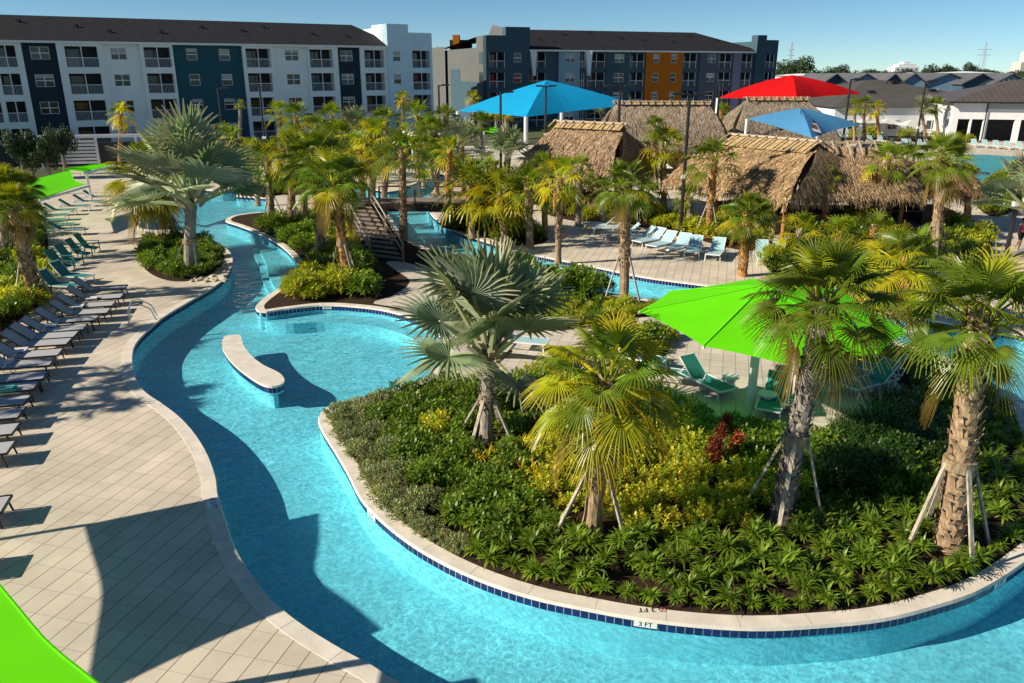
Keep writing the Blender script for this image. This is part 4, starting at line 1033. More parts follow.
def hut(label, c_, half, ridge_half, ze, zr, rz, posts=True, tone=(.40,.26,.14), strands=2600, seed=1, rods=True, cap=True, capw=1.0):
    """hip roof; half=(hx,hy) at the eaves"""
    rnd = random.Random(seed); t = thing('thatched_hut', label, 'hut', (c_[0], c_[1], 0), rz); hx, hy = half
    E_ = [Vector((-hx, -hy, ze)), Vector((hx, -hy, ze)), Vector((hx, hy, ze)), Vector((-hx, hy, ze))]; r0, r1 = Vector((-ridge_half, 0, zr)), Vector((ridge_half, 0, zr))
    mb = MB(); faces = [(E_[0], E_[1], r1, r0), (E_[1], E_[2], r1, r1), (E_[2], E_[3], r0, r1), (E_[3], E_[0], r0, r0)]
    for a, b, c2, d in faces:
        nu, nv = int((b - a).length / .5) + 2, 8
        nrm = (b - a).cross(d - a if (d - a).length > 0 else c2 - a).normalized(); nrm = nrm if nrm.z > 0 else -nrm
        def pt(u, v):
            p = (a.lerp(b, u)).lerp(d.lerp(c2, u), v); bulge = .34 * sin(pi * min(1, v * 1.1)) 
            return p + nrm * (bulge + .10 * noise.noise(p * 1.1 + Vector((seed, 0, 0))))
        for i in range(nu):
            for j in range(nv):
                k = rnd.uniform(.75, 1.1); mb.face([pt(i / nu, j / nv), pt((i + 1) / nu, j / nv), pt((i + 1) / nu, (j + 1) / nv), pt(i / nu, (j + 1) / nv)], tuple(x * k for x in tone))
        ar = (b - a).length * ((d + c2) / 2 - (a + b) / 2).length
        for _ in range(int(strands * ar / 40)):
            v = rnd.random() ** 1.4; u = rnd.random(); p = pt(u, v) + nrm * rnd.uniform(.0, .07)
            down = ((a + b) / 2 - (d + c2) / 2).normalized(); dn = (down + Vector((rnd.uniform(-.25, .25), rnd.uniform(-.25, .25), rnd.uniform(-.1, .15)))).normalized()
            L_ = rnd.uniform(.3, .7); s = dn.cross(nrm).normalized() * rnd.uniform(.012, .03); q = p + dn * L_ + nrm * rnd.uniform(-.02, .10)
            k = rnd.uniform(.55, 1.5); g_ = rnd.uniform(.9, 1.1); mb.face([p - s, p + s, q + s * .3, q - s * .3], (tone[0] * k, tone[1] * k * g_, tone[2] * k))
        # shaggy hem
        for _ in range(int((b - a).length * 34)):
            u = rnd.random(); p = a.lerp(b, u) + nrm * rnd.uniform(-.15, .15) + Vector((0, 0, .06)); L_ = rnd.uniform(.25, .6); dn = ((a + b) / 2 - (d + c2) / 2).normalized() * .4 + Vector((rnd.uniform(-.12, .12), rnd.uniform(-.12, .12), -1)); s = (b - a).normalized() * rnd.uniform(.015, .04)
            q = p + dn * L_; k = rnd.uniform(.5, 1.4); mb.face([p - s, p + s, q + s * .3, q - s * .3], (tone[0] * k, tone[1] * k, tone[2] * k))
    mb.build('roof', thatch, t)
    if rods:
        m = MB(); L_ = ridge_half * 2; nn_ = max(4, int(L_ / .7)); m.bar((-ridge_half - .2, 0, zr + .28), (ridge_half + .2, 0, zr + .28), .12)
        sl_ = (zr - ze) / hy
        for i in range(nn_ + 1):
            x = -ridge_half + L_ * i / nn_ + rnd.uniform(-.08, .08)
            for s in (-1, 1): m.bar((x, 0, zr + .36), (x + s * .12, s * (capw + .25), zr + .40 - (capw + .05) * sl_), .07)
        m.build('ridge_rods', wood_m2, t)
        m = MB()
        for s in ((-1, 1) if cap else ()):
            a, b = Vector((-ridge_half, 0, zr + .18)), Vector((ridge_half, 0, zr + .18)); off_ = Vector((0, s * capw, -capw * sl_ + .10))
            m.face([a, b, b + off_, a + off_], (.44, .31, .15))
        if cap: m.build('ridge_cap', thatch, t)
    if posts:
        for x in (-hx * .8, -hx * .27, hx * .27, hx * .8) if hx > 3.5 else (-hx * .75, hx * .75):
            for y in (-hy * .75, hy * .75): m = MB(); m.tube([(x, y, 0), (x, y, ze + .7)], .13, 8); m.build('post', wood_o, t)
    # counter under the roof
    m = MB(); m.box((-hx * .6, -hy * .45, 0), (hx * .6, hy * .45, 1.05)); m.box((-hx * .65, -hy * .52, 1.05), (hx * .65, hy * .52, 1.12)); m.build('bar_counter', wood, t)
    return t
wood_m2 = M('pale_rods', (.45,.36,.26), .8, .15, 6, .2)
hut('golden lit thatched hut with a slatted ridge, its broad slope facing the aqua loungers', (15.6, 48.6), (4.7, 4.1), 3.2, 2.4, 4.95, radians(-56), tone=(.50,.34,.18), seed=2, strands=3600)
hut('thatched hut joined to the right of the golden one, pale rods over its ridge', (19.5, 47.3), (3.5, 3.4), 2.3, 2.4, 4.75, radians(-3), tone=(.42,.29,.17), seed=7, strands=3000, cap=False)
hut('grey-brown thatched hut with bare ridge rods left of the first lamp pair', (5.1, 54.0), (3.6, 3.3), 2.6, 2.5, 5.5, radians(-36), tone=(.38,.26,.16), seed=3, capw=.45)
hut('thatched roof with a pale straight ridge behind the first hut, below the orange wall panel', (14.0, 77), (5.8, 4.6), 4.4, 2.4, 6.0, radians(-4), tone=(.36,.28,.20), seed=4, strands=2200, capw=.35)
hut('far thatched roof under the left half of the red canopy', (26.3, 82), (5.4, 4.4), 3.1, 2.4, 6.2, 0, tone=(.36,.29,.21), seed=5, strands=2200, capw=.3)
hut('dark shaded thatched hut behind the black cabana', (24.6, 48.2), (2.8, 2.7), 1.5, 2.2, 3.9, radians(-8), tone=(.30,.18,.10), seed=6, rods=False)

# ================================================================ BUILDINGS
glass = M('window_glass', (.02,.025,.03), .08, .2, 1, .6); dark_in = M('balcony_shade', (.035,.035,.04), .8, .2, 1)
rail_m = M('grey_railing', (.52,.57,.60), .5, .1, 8); trim = M('white_trim', (.80,.81,.81), .6, .05, 2)
blind = M('window_blind', (.42,.44,.44), .6, .1, 4)
roof_m = M('roof_shingles', (.022,.021,.024), .9, .25, 1.2, .15, bump=.3)
def px_to_s(o_, d_, px, z):
    # distance along facade line whose point at height z shows at column px
    lo, hi_ = -40.0, 140.0
    f_ = lambda s: PX((o_.x + d_.x * s, o_.y + d_.y * s, z))[0] - px
    for _ in range(60):
        mi = (lo + hi_) / 2
        if f_(mi) < 0: lo = mi
        else: hi_ = mi
    return (lo + hi_) / 2
WALLS = {}
def paint(k):
    c_ = {'light': (.80,.86,.85), 'pale': (.58,.76,.84), 'navy': (.026,.042,.058), 'teal': (.028,.10,.13), 'blue': (.24,.36,.43), 'orange': (.50,.14,.010), 'purple': (.10,.10,.14), 'lilac': (.19,.19,.26), 'dnavy': (.055,.10,.13), 'grey': (.125,.13,.125)}[k]
    return M('render_' + k, c_, .85, .05, .6, .15)
ZT = [11.75, 8.65, 5.55, 2.45]
def facade(root, o_, ang, bays, zeave, ztops=None, s_shift=0):
    """bays: (px0, px1, paint, setback, [ (px0,px1,'b'|'w') ], top)"""
    d_ = Vector((cos(ang), sin(ang), 0)); nrm = Vector((sin(ang), -cos(ang), 0))
    def Wp(s, off, z): p = o_ + d_ * s + nrm * off; return Vector((p.x, p.y, z))
    for (p0, p1, col, off, ops, top) in bays:
        s0, s1 = px_to_s(o_, d_, p0, 10.5), px_to_s(o_, d_, p1, 10.5); holes = []
        for (a, b, kind) in ops:
            sa, sb = px_to_s(o_, d_, a, 10.5), px_to_s(o_, d_, b, 10.5)
            for zt in ZT:
                holes.append((sa, sb, (zt - 2.35) if kind == 'b' else zt - 1.5, zt if kind == 'b' else zt - .1, kind))
        xs = sorted({s0, s1} | {h[0] for h in holes} | {h[1] for h in holes}); zs = sorted({0.0, top} | {h[2] for h in holes} | {h[3] for h in holes})
        xs = [x for x in xs if s0 - 1e-6 <= x <= s1 + 1e-6]
        w_ = MB()
        for x0, x1 in zip(xs, xs[1:]):
            for z0, z1 in zip(zs, zs[1:]):
                mx_, mz = (x0 + x1) / 2, (z0 + z1) / 2
                if any(h[0] < mx_ < h[1] and h[2] < mz < h[3] for h in holes): continue
                w_.face([Wp(x0, off, z0), Wp(x1, off, z0), Wp(x1, off, z1), Wp(x0, off, z1)])
        for s_ in (s0, s1): w_.face([Wp(s_, off, 0), Wp(s_, -1.0, 0), Wp(s_, -1.0, top), Wp(s_, off, top)])
        w_.face([Wp(s0, off, top), Wp(s1, off, top), Wp(s1, -1, top), Wp(s0, -1, top)])
        for h in holes:
            dp = off - (1.6 if h[4] == 'b' else .14)
            for s_ in (h[0], h[1]): w_.face([Wp(s_, off, h[2]), Wp(s_, dp, h[2]), Wp(s_, dp, h[3]), Wp(s_, off, h[3])])
            for z_ in (h[2], h[3]): w_.face([Wp(h[0], off, z_), Wp(h[1], off, z_), Wp(h[1], dp, z_), Wp(h[0], dp, z_)])
        w_.build('wall', paint(col), root)
        for h in holes:
            a, b, z0, z1, kd = h; mid = (a + b) / 2
            if kd == 'b':
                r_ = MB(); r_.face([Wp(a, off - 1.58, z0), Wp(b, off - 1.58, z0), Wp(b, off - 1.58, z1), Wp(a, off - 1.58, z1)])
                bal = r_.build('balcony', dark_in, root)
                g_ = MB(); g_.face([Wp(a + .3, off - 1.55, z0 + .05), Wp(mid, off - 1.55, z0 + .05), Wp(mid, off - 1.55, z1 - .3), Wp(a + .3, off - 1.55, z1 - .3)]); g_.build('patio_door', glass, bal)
                g_ = MB(); g_.bar(Wp(mid, off - .06, z0), Wp(mid, off - .06, z1), .09); g_.bar(Wp(a, off - .06, z0 + 1.05), Wp(b, off - .06, z0 + 1.05), .07); g_.bar(Wp(a + .03, off - .06, z0), Wp(a + .03, off - .06, z1), .07); g_.bar(Wp(b - .03, off - .06, z0), Wp(b - .03, off - .06, z1), .07); g_.build('screen_frame', trim, bal)
                g_ = MB(); nb = max(6, int((b - a) / .16))
                for i in range(nb): s_ = a + (b - a) * (i + .5) / nb; g_.bar(Wp(s_, off - .09, z0 + .05), Wp(s_, off - .09, z0 + 1.02), .07, .02)
                g_.build('railing', rail_m, bal)
            else:
                r_ = MB(); r_.face([Wp(a, off - .12, z0), Wp(b, off - .12, z0), Wp(b, off - .12, z1), Wp(a, off - .12, z1)]); wn = r_.build('window', glass, root)
                g_ = MB(); zm = (z0 + z1) / 2
                pr = [(a, z0, a, z1), (b, z0, b, z1), (a, z0, b, z0), (a, z1, b, z1), (a, zm, b, zm)] + ([(mid, z0, mid, z1)] if b - a > 1.4 else [])
                for q in pr: g_.bar(Wp(q[0], off - .07, q[1]), Wp(q[2], off - .07, q[3]), .09)
                g_.build('frame', trim, wn)
                if R.random() < .7:
                    g_ = MB(); zb = zm if R.random() < .6 else z1 - .4
                    g_.face([Wp(a + .05, off - .11, zb), Wp(b - .05, off - .11, zb), Wp(b - .05, off - .11, z1), Wp(a + .05, off - .11, z1)]); g_.build('blind', blind, wn)
    return Wp
def hiproof(root, Wp, s0, s1, ze, zr, dep, ov=.7, hipl=True, hipr=True, ins=4.5):
    r_ = MB(); a, b = Wp(s0 - ov * hipl, ov, ze), Wp(s1 + ov * hipr, ov, ze); c_, d = Wp(s1 + ov * hipr, -dep - ov, ze), Wp(s0 - ov * hipl, -dep - ov, ze)
    m0, m1 = Wp(s0 + (dep / 2 if hipl else 0), -dep / 2, zr), Wp(s1 - (ins if hipr else 0), -dep / 2, zr)
    r_.face([a, b, m1, m0]); r_.face([b, c_, m1]); r_.face([c_, d, m0, m1]); r_.face([d, a, m0]); u = Vector((0, 0, -.02)); r_.face([a + u, d + u, c_ + u, b + u])
    # roof vents
    for k in range(int((s1 - s0) / 5)): 
        q = Wp(s0 + 4 + k * 5 + R.uniform(-1, 1), -R.uniform(1.5, dep / 2 - 1), 0); f_ = (Vector((q.x, q.y, 0)) - Vector((a.x, a.y, 0))).dot(-(Wp(0, 1, 0) - Wp(0, 0, 0))); zz = ze + (zr - ze) * f_ / (dep / 2 + ov); r_.box((q.x - .2, q.y - .2, zz - .1), (q.x + .2, q.y + .2, zz + .3))
    ro = r_.build('roof', roof_m, root)
    g_ = MB(); g_.bar(a + Vector((0, 0, -.16)), b + Vector((0, 0, -.16)), .14, .26); g_.bar(b + Vector((0, 0, -.16)), c_ + Vector((0, 0, -.16)), .14, .26); g_.build('gutter', trim, ro)
B1 = thing('apartment_building', 'long four-storey apartment block with alternating pale, navy and teal panels at the left', 'building', (0, 0, 0), 0, 'colourful four-storey apartment blocks')
o1 = Vector((-52.4, 101, 0)); a1 = math.atan2(20.5, 34.1)
bays = [(-120,23,'light',.35,[(-95,-62,'b'),(-40,-8,'b'),(-4,17,'b')],12.3),
 (23,57.5,'navy',0,[(31,50,'w')],12.3), (57.5,103,'light',.5,[(65,98.5,'b')],12.3), (103,140,'light',.15,[(111,127,'w')],12.3), (140,173,'light',.5,[(143.5,171,'b')],12.3),
 (173,242,'teal',0,[(187,197.5,'w'),(219.5,230,'w')],12.3), (242,274,'light',.5,[(245,270,'b')],12.3), (274,307,'light',.15,[(285,298.5,'w')],12.3), (307,337,'light',.5,[(308.5,332,'b')],12.3),
 (337,359,'navy',.2,[(340,352,'w')],12.3), (359,386,'light',.5,[(363,383,'b')],12.3), (386,407,'pale',.8,[(391,398.5,'w')],15.3), (407,430,'pale',.8,[(410,428,'b')],14.2)]
Wp = facade(B1, o1, a1, bays, 12.3)
d1 = Vector((cos(a1), sin(a1), 0)); sL, sR, sE = (px_to_s(o1, d1, q, 10.5) for q in (-120, 386, 430))
hiproof(B1, Wp, sL, sR + 1.2, 12.35, 15.5, 17, hipl=False, ins=3.0)
m = MB()
for s_, zt in ((sE, 14.2), (px_to_s(o1, d1, 407, 10.5), 15.3)): m.face([Wp(s_, .8, 0), Wp(s_, -17, 0), Wp(s_, -17, zt), Wp(s_, .8, zt)])
s4 = px_to_s(o1, d1, 386, 10.5); m.face([Wp(s4, .8, 12), Wp(s4, -5, 12), Wp(s4, -5, 15.3), Wp(s4, .8, 15.3)]); m.face([Wp(s4, -17, 0), Wp(sE, -17, 0), Wp(sE, -17, 14.2), Wp(s4, -17, 14.2)])
m.face([Wp(s4, .8, 13.2), Wp(sE, .8, 13.2), Wp(sE, -17, 13.2), Wp(s4, -17, 13.2)])
m.build('end_wall', paint('pale'), B1)
B2 = thing('apartment_building', 'four-storey apartment block with an orange panel and a lit grey end wall', 'building', (0, 0, 0), 0, 'colourful four-storey apartment blocks')
o2 = Vector((-1.9, 135.5, 0)); a2 = math.atan2(16, 43.9)
bays = [(485,504.5,'dnavy',.6,[(488,503.5,'b')],14.3), (504.5,528.5,'dnavy',.6,[(512.5,520,'w')],15.6), (528.5,558,'dnavy',0,[(529.5,545.5,'b'),(546,556.5,'b')][:1],12.2),
 (558,579,'blue',.4,[(564.5,574,'w')],12.2), (579,606,'dnavy',0,[(580,584.5,'b'),(588,605,'b')],12.2), (606,645,'dnavy',.2,[(614,623.5,'w'),(629.5,643.5,'b')],12.2),
 (645,681.5,'orange',.4,[(652,658,'w'),(670,675.5,'w')],12.2), (681.5,699,'dnavy',.1,[(683,696,'b')],12.2), (699,717,'purple',.3,[(706.5,714.5,'w')],12.2), (717,732,'purple',.1,[(718.5,731,'b')],12.2),
 (732,740,'lilac',.5,[],12.2), (740,753,'purple',.2,[(740.5,751,'b')],12.2), (753,762,'dnavy',.8,[],15.0), (762,774,'dnavy',.8,[(760.5,761,'b')][:0] + [(762.8,771,'b')],14.2)]
Wp = facade(B2, o2, a2, bays, 12.2)
d2 = Vector((cos(a2), sin(a2), 0)); q_ = lambda p: px_to_s(o2, d2, p, 10.5)
hiproof(B2, Wp, q_(528), q_(753) + 1, 12.25, 15.7, 18, hipl=False, ins=8)
m = MB(); s0 = q_(485)
m.face([Wp(s0, .6, 0), Wp(s0, -4.5, 0), Wp(s0, -4.5, 14.3), Wp(s0, .6, 14.3)]); m.face([Wp(s0, .6, 14.3), Wp(q_(504.5), .6, 14.3), Wp(q_(504.5), -4.5, 14.3), Wp(s0, -4.5, 14.3)])
m.face([Wp(s0, -24, 0), Wp(s0, -36, 0), Wp(s0, -36, 13.2), Wp(s0, -24, 13.2)]); m.build('lit_pier', paint('grey'), B2)
m = MB(); m.face([Wp(s0 + .5, -4.5, 0), Wp(s0 + .5, -26, 0), Wp(s0 + .5, -26, 12.6), Wp(s0 + .5, -4.5, 12.6)]); m.build('end_wall', paint('grey'), B2)
m = MB(); m.face([Wp(s0 + .45, -4.6, 0), Wp(s0 + .45, -22, 0), Wp(s0 + .45, -22, 7.2), Wp(s0 + .45, -4.6, 7.2)]); m.face([Wp(s0 + .44, -16, 7.2), Wp(s0 + .44, -22, 7.2), Wp(s0 + .44, -22, 9.2), Wp(s0 + .44, -16, 9.2)]); m.build('navy_panel', paint('dnavy'), B2)
for z_ in (8.0, 11.0):
    m = MB(); m.face([Wp(s0 - .02, -1, z_ - 1), Wp(s0 - .02, -3.2, z_ - 1), Wp(s0 - .02, -3.2, z_ + .8), Wp(s0 - .02, -1, z_ + .8)]); m.build('window', glass, B2)
m = MB(); m.face([Wp(q_(504.5), -1, 14), Wp(q_(504.5), -9, 14), Wp(q_(504.5), -6, 16.2), Wp(q_(504.5), -1, 15.6)]); m.build('gable', paint('grey'), B2)
m = MB(); m.face([Wp(s0, -5, 14.2), Wp(s0 + 9, -9, 14.2), Wp(s0 + 9, -30, 14.2), Wp(s0, -30, 12.6)]); m.box((Wp(s0 + 1, -24, 0)), (Wp(s0 + 6, -26, 0) + Vector((0, .1, 14.4)))); m.build('rear_roof', roof_m, B2)
m = MB(); c_ = Wp(s0 + 1, -22, 0); m.box((c_.x, c_.y, 13), (c_.x + 1.2, c_.y + 3, 15.2)); m.build('orange_parapet', paint('orange'), B2)
m = MB(); se = q_(774); m.face([Wp(se, .8, 0), Wp(se, -18, 0), Wp(se, -18, 14.2), Wp(se, .8, 14.2)]); m.build('end_wall', paint('dnavy'), B2)
for p in (532, 587):   # pale angled piers
    s_ = q_(p); m = MB(); m.box((0, 0, 0), (.1, .1, .1)); m = MB(); m.face([Wp(s_, .7, 8.2), Wp(s_ + .35, .9, 8.2), Wp(s_ + .5, .9, 12.2), Wp(s_ - .6, .7, 12.2)]); m.face([Wp(s_, .7, 8.2), Wp(s_, 0, 8.2), Wp(s_ - .6, 0, 12.2), Wp(s_ - .6, .7, 12.2)]); m.build('angled_pier', trim, B2)

wall_w = M('white_render', (.74,.75,.76), .8, .04, 1, .2)
roof_g = M('grey_roof', (.085,.08,.075), .9, .15, .5, .15, bump=.2)
metal_r = stripe_mat('standing_seam_roof', (.11,.095,.09), (.24,.21,.19), .9, .12, 0, .5)
def gable(label, px0, px1, Y, wall, roof, ze=6.3, zr=8.2, dep=16, group=None):
    a = D(px0, 72, Y); b = D(px1, 72, Y); h = (b.x - a.x) / 2; t = thing('distant_house', label, 'house', ((a.x + b.x) / 2, Y, 0), 0, group); m = MB()
    pf = [(-h, 0, 0), (h, 0, 0), (h, 0, ze), (0, 0, zr), (-h, 0, ze)]; m.face(pf); m.face([(x, dep, z) for x, _, z in pf][::-1])
    for s in (-1, 1): m.face([(s * h, 0, 0), (s * h, dep, 0), (s * h, dep, ze), (s * h, 0, ze)])
    m.build('wall', wall, t); m = MB(); sl_ = (zr - ze) / h
    for s in (-1, 1): m.raw([(0, -.5, zr + .1), (0, dep + .5, zr + .1), (s * (h + .5), dep + .5, ze - sl_ * .5 + .1), (s * (h + .5), -.5, ze - sl_ * .5 + .1), (0, -.5, zr + .3), (0, dep + .5, zr + .3), (s * (h + .5), dep + .5, ze - sl_ * .5 + .3), (s * (h + .5), -.5, ze - sl_ * .5 + .3)], [(0, 1, 2, 3), (4, 5, 6, 7), (0, 3, 7, 4), (3, 2, 6, 7), (1, 2, 6, 5)])
    m.build('roof', roof, t)
    for x in (-h * .45, h * .45): m = MB(); m.box((x - .5, -.06, ze - 2.6), (x + .5, -.003, ze - 1.2)); wn = m.build('window', glass, t); m = MB(); m.bar((x - .55, -.08, ze - 2.6), (x + .55, -.08, ze - 2.6), .1); m.bar((x - .55, -.08, ze - 1.2), (x + .55, -.08, ze - 1.2), .1); m.build('frame', trim, wn)
    return t
def boxhouse(label, px0, px1, Y, zw, zr, dep, wall, roof, group=None, wins=0, hip=True, name='house', rz=0.0, cat='house'):
    a = D(px0, 72, Y); b = D(px1, 72, Y); L_ = b.x - a.x; t = thing(name, label, cat, ((a.x + b.x) / 2, Y, 0), rz, group); h = L_ / 2
    m = MB(); m.box((-h, 0, 0), (h, dep, zw)); m.build('wall', wall, t)
    m = MB(); ov = .5; k = dep / 2 if hip else 0
    k = min(k, h * .9)
    A_, B_, C_, D_ = Vector((-h - ov, -ov, zw)), Vector((h + ov, -ov, zw)), Vector((h + ov, dep + ov, zw)), Vector((-h - ov, dep + ov, zw)); r0, r1 = Vector((-h + k, dep / 2, zr)), Vector((h - k, dep / 2, zr))
    m.face([A_, B_, r1, r0]); m.face([B_, C_, r1]); m.face([C_, D_, r0, r1]); m.face([D_, A_, r0]); u = Vector((0, 0, -.03)); m.face([A_ + u, D_ + u, C_ + u, B_ + u]); m.build('roof', roof, t)
    for i in range(wins):
        x = -h + L_ * (i + .5) / wins; m = MB(); m.box((x - .7, -.06, 1.0), (x + .7, -.003, 2.2)); wn = m.build('window', glass, t); m = MB(); m.bar((x - .75, -.08, .95), (x + .75, -.08, .95), .08); m.bar((x - .75, -.08, 2.25), (x + .75, -.08, 2.25), .08); m.bar((x, -.08, 1), (x, -.08, 2.2), .06); m.build('frame', trim, wn)
    return t
# grey-roofed hall and white clubhouse
hall = boxhouse('white hall under a wide grey hip roof with dark vents', 840, 1040, 118, 4.0, 7.5, 42, wall_w, roof_g, None, 5, name='hall', cat='building')
for i, (x, z) in enumerate(((-5, 5.6), (2, 6.9), (5, 5.8))):
    m = MB(); yy = (z - 4.0) / 3.5 * 21; m.box((x - .45, yy, z - 1.0), (x + .45, yy + .9, z + .5)); m.build('roof_vent', black, hall)
cb_ = thing('clubhouse', 'white clubhouse with a ribbed brown metal roof and big openings at the right edge', 'building', (0, 0, 0))
oc = Vector((61.2, 108.5, 0)); ac = math.atan2(-3.5, 14); dc = Vector((cos(ac), sin(ac), 0)); nc = Vector((sin(ac), -cos(ac), 0))
Wc = lambda s, off, z: Vector((oc.x + dc.x * s + nc.x * off, oc.y + dc.y * s + nc.y * off, z))
s_a, s_b, s_c = (px_to_s(oc, dc, q, 3) for q in (952, 985, 1060))
hl = [(px_to_s(oc, dc, a, 2), px_to_s(oc, dc, b, 2)) for a, b in ((957,969),(971,982.5),(987,1014),(1020,1045))]
m = MB(); xs = sorted([s_a, s_c] + [v for h in hl for v in h])
for x0, x1 in zip(xs, xs[1:]):
    op = any(h[0] - 1e-6 < (x0 + x1) / 2 < h[1] for h in hl)
    m.face([Wc(x0, 0, 2.9 if op else 0), Wc(x1, 0, 2.9 if op else 0), Wc(x1, 0, 5.1), Wc(x0, 0, 5.1)])
    if x0 in [h[0] for h in hl] or x0 in [h[1] for h in hl]: m.face([Wc(x0, 0, 0), Wc(x0, -.4, 0), Wc(x0, -.4, 2.9), Wc(x0, 0, 2.9)])
m.face([Wc(s_a, 0, 0), Wc(s_a, -16, 0), Wc(s_a, -16, 5.1), Wc(s_a, 0, 5.1)]); m.build('wall', wall_w, cb_)
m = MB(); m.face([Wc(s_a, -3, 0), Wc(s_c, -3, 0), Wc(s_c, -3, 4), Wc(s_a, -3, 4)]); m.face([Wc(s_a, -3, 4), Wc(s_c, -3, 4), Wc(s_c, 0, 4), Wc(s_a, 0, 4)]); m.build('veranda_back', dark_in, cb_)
m = MB(); m.box((0, 0, 0), (s_c - s_b, .25, .9), Matrix.Translation(Wc(s_b, .02, 4.2)) @ Matrix.Rotation(ac, 4, 'Z')); m.build('fascia_band', M('grey_band', (.35,.40,.42), .7, .05), cb_)
r_ = MB(); A_, B_, C_, D_ = Vector((-.9, -.9, 0)), Vector((s_c - s_a, -.9, 0)), Vector((s_c - s_a, 17, 0)), Vector((-.9, 17, 0)); r0, r1 = Vector((9, 8, 2.7)), Vector((s_c - s_a, 8, 2.7))
r_.face([A_, B_, r1, r0]); r_.face([C_, D_, r0, r1]); r_.face([D_, A_, r0]); u = Vector((0, 0, -.03)); r_.face([A_ + u, D_ + u, C_ + u, B_ + u])
k = 0
while k < (s_c - s_a):
    zf = min(1, (k + .9) / 8.9) ; r_.bar((k, -.9, .06), (k, -.9 + 8.9 * zf, .06 + 2.7 * zf), .07, .09); k += .75
ro = r_.build('roof', M('brown_metal_roof', (.10,.082,.075), .5, .1, .6), cb_); ro.location = Wc(s_a, 0, 5.12); ro.rotation_euler = (0, 0, ac)
m = MB(); m.bar(Wc(s_a - .9, .95, 5.05), Wc(s_c, .95, 5.05), .16, .2); m.bar(Wc(s_b, .2, 0), Wc(s_b, .2, 5), .12); m.build('gutter', black, cb_)
# row of blue-grey houses
bw = M('blue_siding', (.20,.31,.42), .8, .08, .5); bw2 = M('navy_siding', (.05,.085,.13), .8, .08, .5); cw = M('cream_siding', (.60,.55,.46), .8, .05, .5); rd = M('slate_roof', (.10,.105,.115), .9, .15, .4)
hs = [(800,838,175,'w'),(823,850,165,'n'),(850,884,172,'b'),(884,906,168,'n'),(902,928,176,'b'),(925,975,182,'b'),(965,1000,178,'n'),(996,1030,176,'b'),(760,800,185,'w'),(1015,1060,190,'w')]
hn = ['pale house behind the right tip of the red canopy', 'navy gabled house right of the red canopy tip', 'blue gabled house in the middle of the far row', 'small navy gabled house beside the cream wall', 'blue house partly behind the hall roof ridge', 'long blue house above the hall roof', 'navy house beside the clubhouse roof', 'blue house behind the clubhouse roof', 'pale low house left of the red canopy peak', 'pale house at the right frame edge']
for (x0, x1, Y, k), l in zip(hs, hn):
  if k != 'w': gable(l, x0, x1, Y, {'n': bw2, 'b': bw}[k], rd, group='blue and pale houses in the distance')
  else: boxhouse(l, x0, x1, Y, 6.0, 7.6, 16, {'w': wall_w, 'n': bw2, 'b': bw}[k], rd, 'blue and pale houses in the distance', 3, hip=False if k != 'w' else True, name='distant_house')
ws = [(794,828,200,8.3,'long white low building above the red canopy'),(914,934,205,8.5,'white strip roofed building left of the round far tree'),(936,955,215,8.0,'short white building under the far trees'),(957,1000,225,8.8,'cream long building below the round far tree'),(430,439,175,7.4,'white building seen in the gap between the two apartment blocks')]
for x0, x1, Y, zz, l in ws: boxhouse(l, x0, x1, Y, zz - .5, zz, 14, cw if x0 in (957,) else wall_w, rd if x0 == 436 else wall_w, None, 4, name='flat_building', cat='building')
fb = thing('distant_hotel', 'tiny white stepped building on the horizon above the treeline', 'building', (D(907,70,620).x, 620, 0))
m = MB(); m.box((-9, 0, 0), (9, 12, 11.5)); m.box((-6, 1, 11.5), (7, 11, 13.5)); m.box((-2, 2, 13.5), (3, 9, 15)); m.build('wall', wall_w, fb)
for i in range(5):
    for z_ in (7, 9.8): m = MB(); m.box((-7.5 + i * 3.4, -.1, z_ - .6), (-6.3 + i * 3.4, -.02, z_ + .5)); m.build('window', glass, fb)
tw = thing('distant_tower', 'pale tower shaft cut by the right edge on the horizon', 'tower', (D(1026,70,420).x, 420, 0)); m = MB(); m.box((-3, 0, 0), (5, 8, 13)); m.box((0, 1, 13), (5, 7, 18)); m.build('shaft', cw, tw)
def mast(label, px, py0, Y, wide):
    b = D(px, 72, Y); h = D(px, py0, Y).z; t = thing('lattice_mast', label, 'mast', (b.x, Y, 0)); m = MB(); n_ = 14
    for i in range(n_):
        z0, z1 = h * i / n_, h * (i + 1) / n_; w0, w1 = wide * (1 - i / n_) + .25, wide * (1 - (i + 1) / n_) + .25
        for sx in (-1, 1):
            for sy in (-1, 1): m.bar((sx * w0, sy * w0, z0), (sx * w1, sy * w1, z1), .14)
        m.bar((-w0, -w0, z0), (w1, -w1, z1), .1); m.bar((w0, -w0, z0), (-w1, -w1, z1), .1)
    m.build('lattice', M('mast_steel', (.35,.40,.45), .6, .1), t)
    for z_ in (.72, .84): m = MB(); m.bar((-wide * 2, 0, h * z_), (wide * 2, 0, h * z_), .2); m.build('cross_arm', MATS['mast_steel'], t)
mast('thin lattice mast on the horizon near the right edge', 981, 42, 460, 2.0)
mast('slim mast left of the red canopy peak on the horizon', 789, 42, 420, .8)
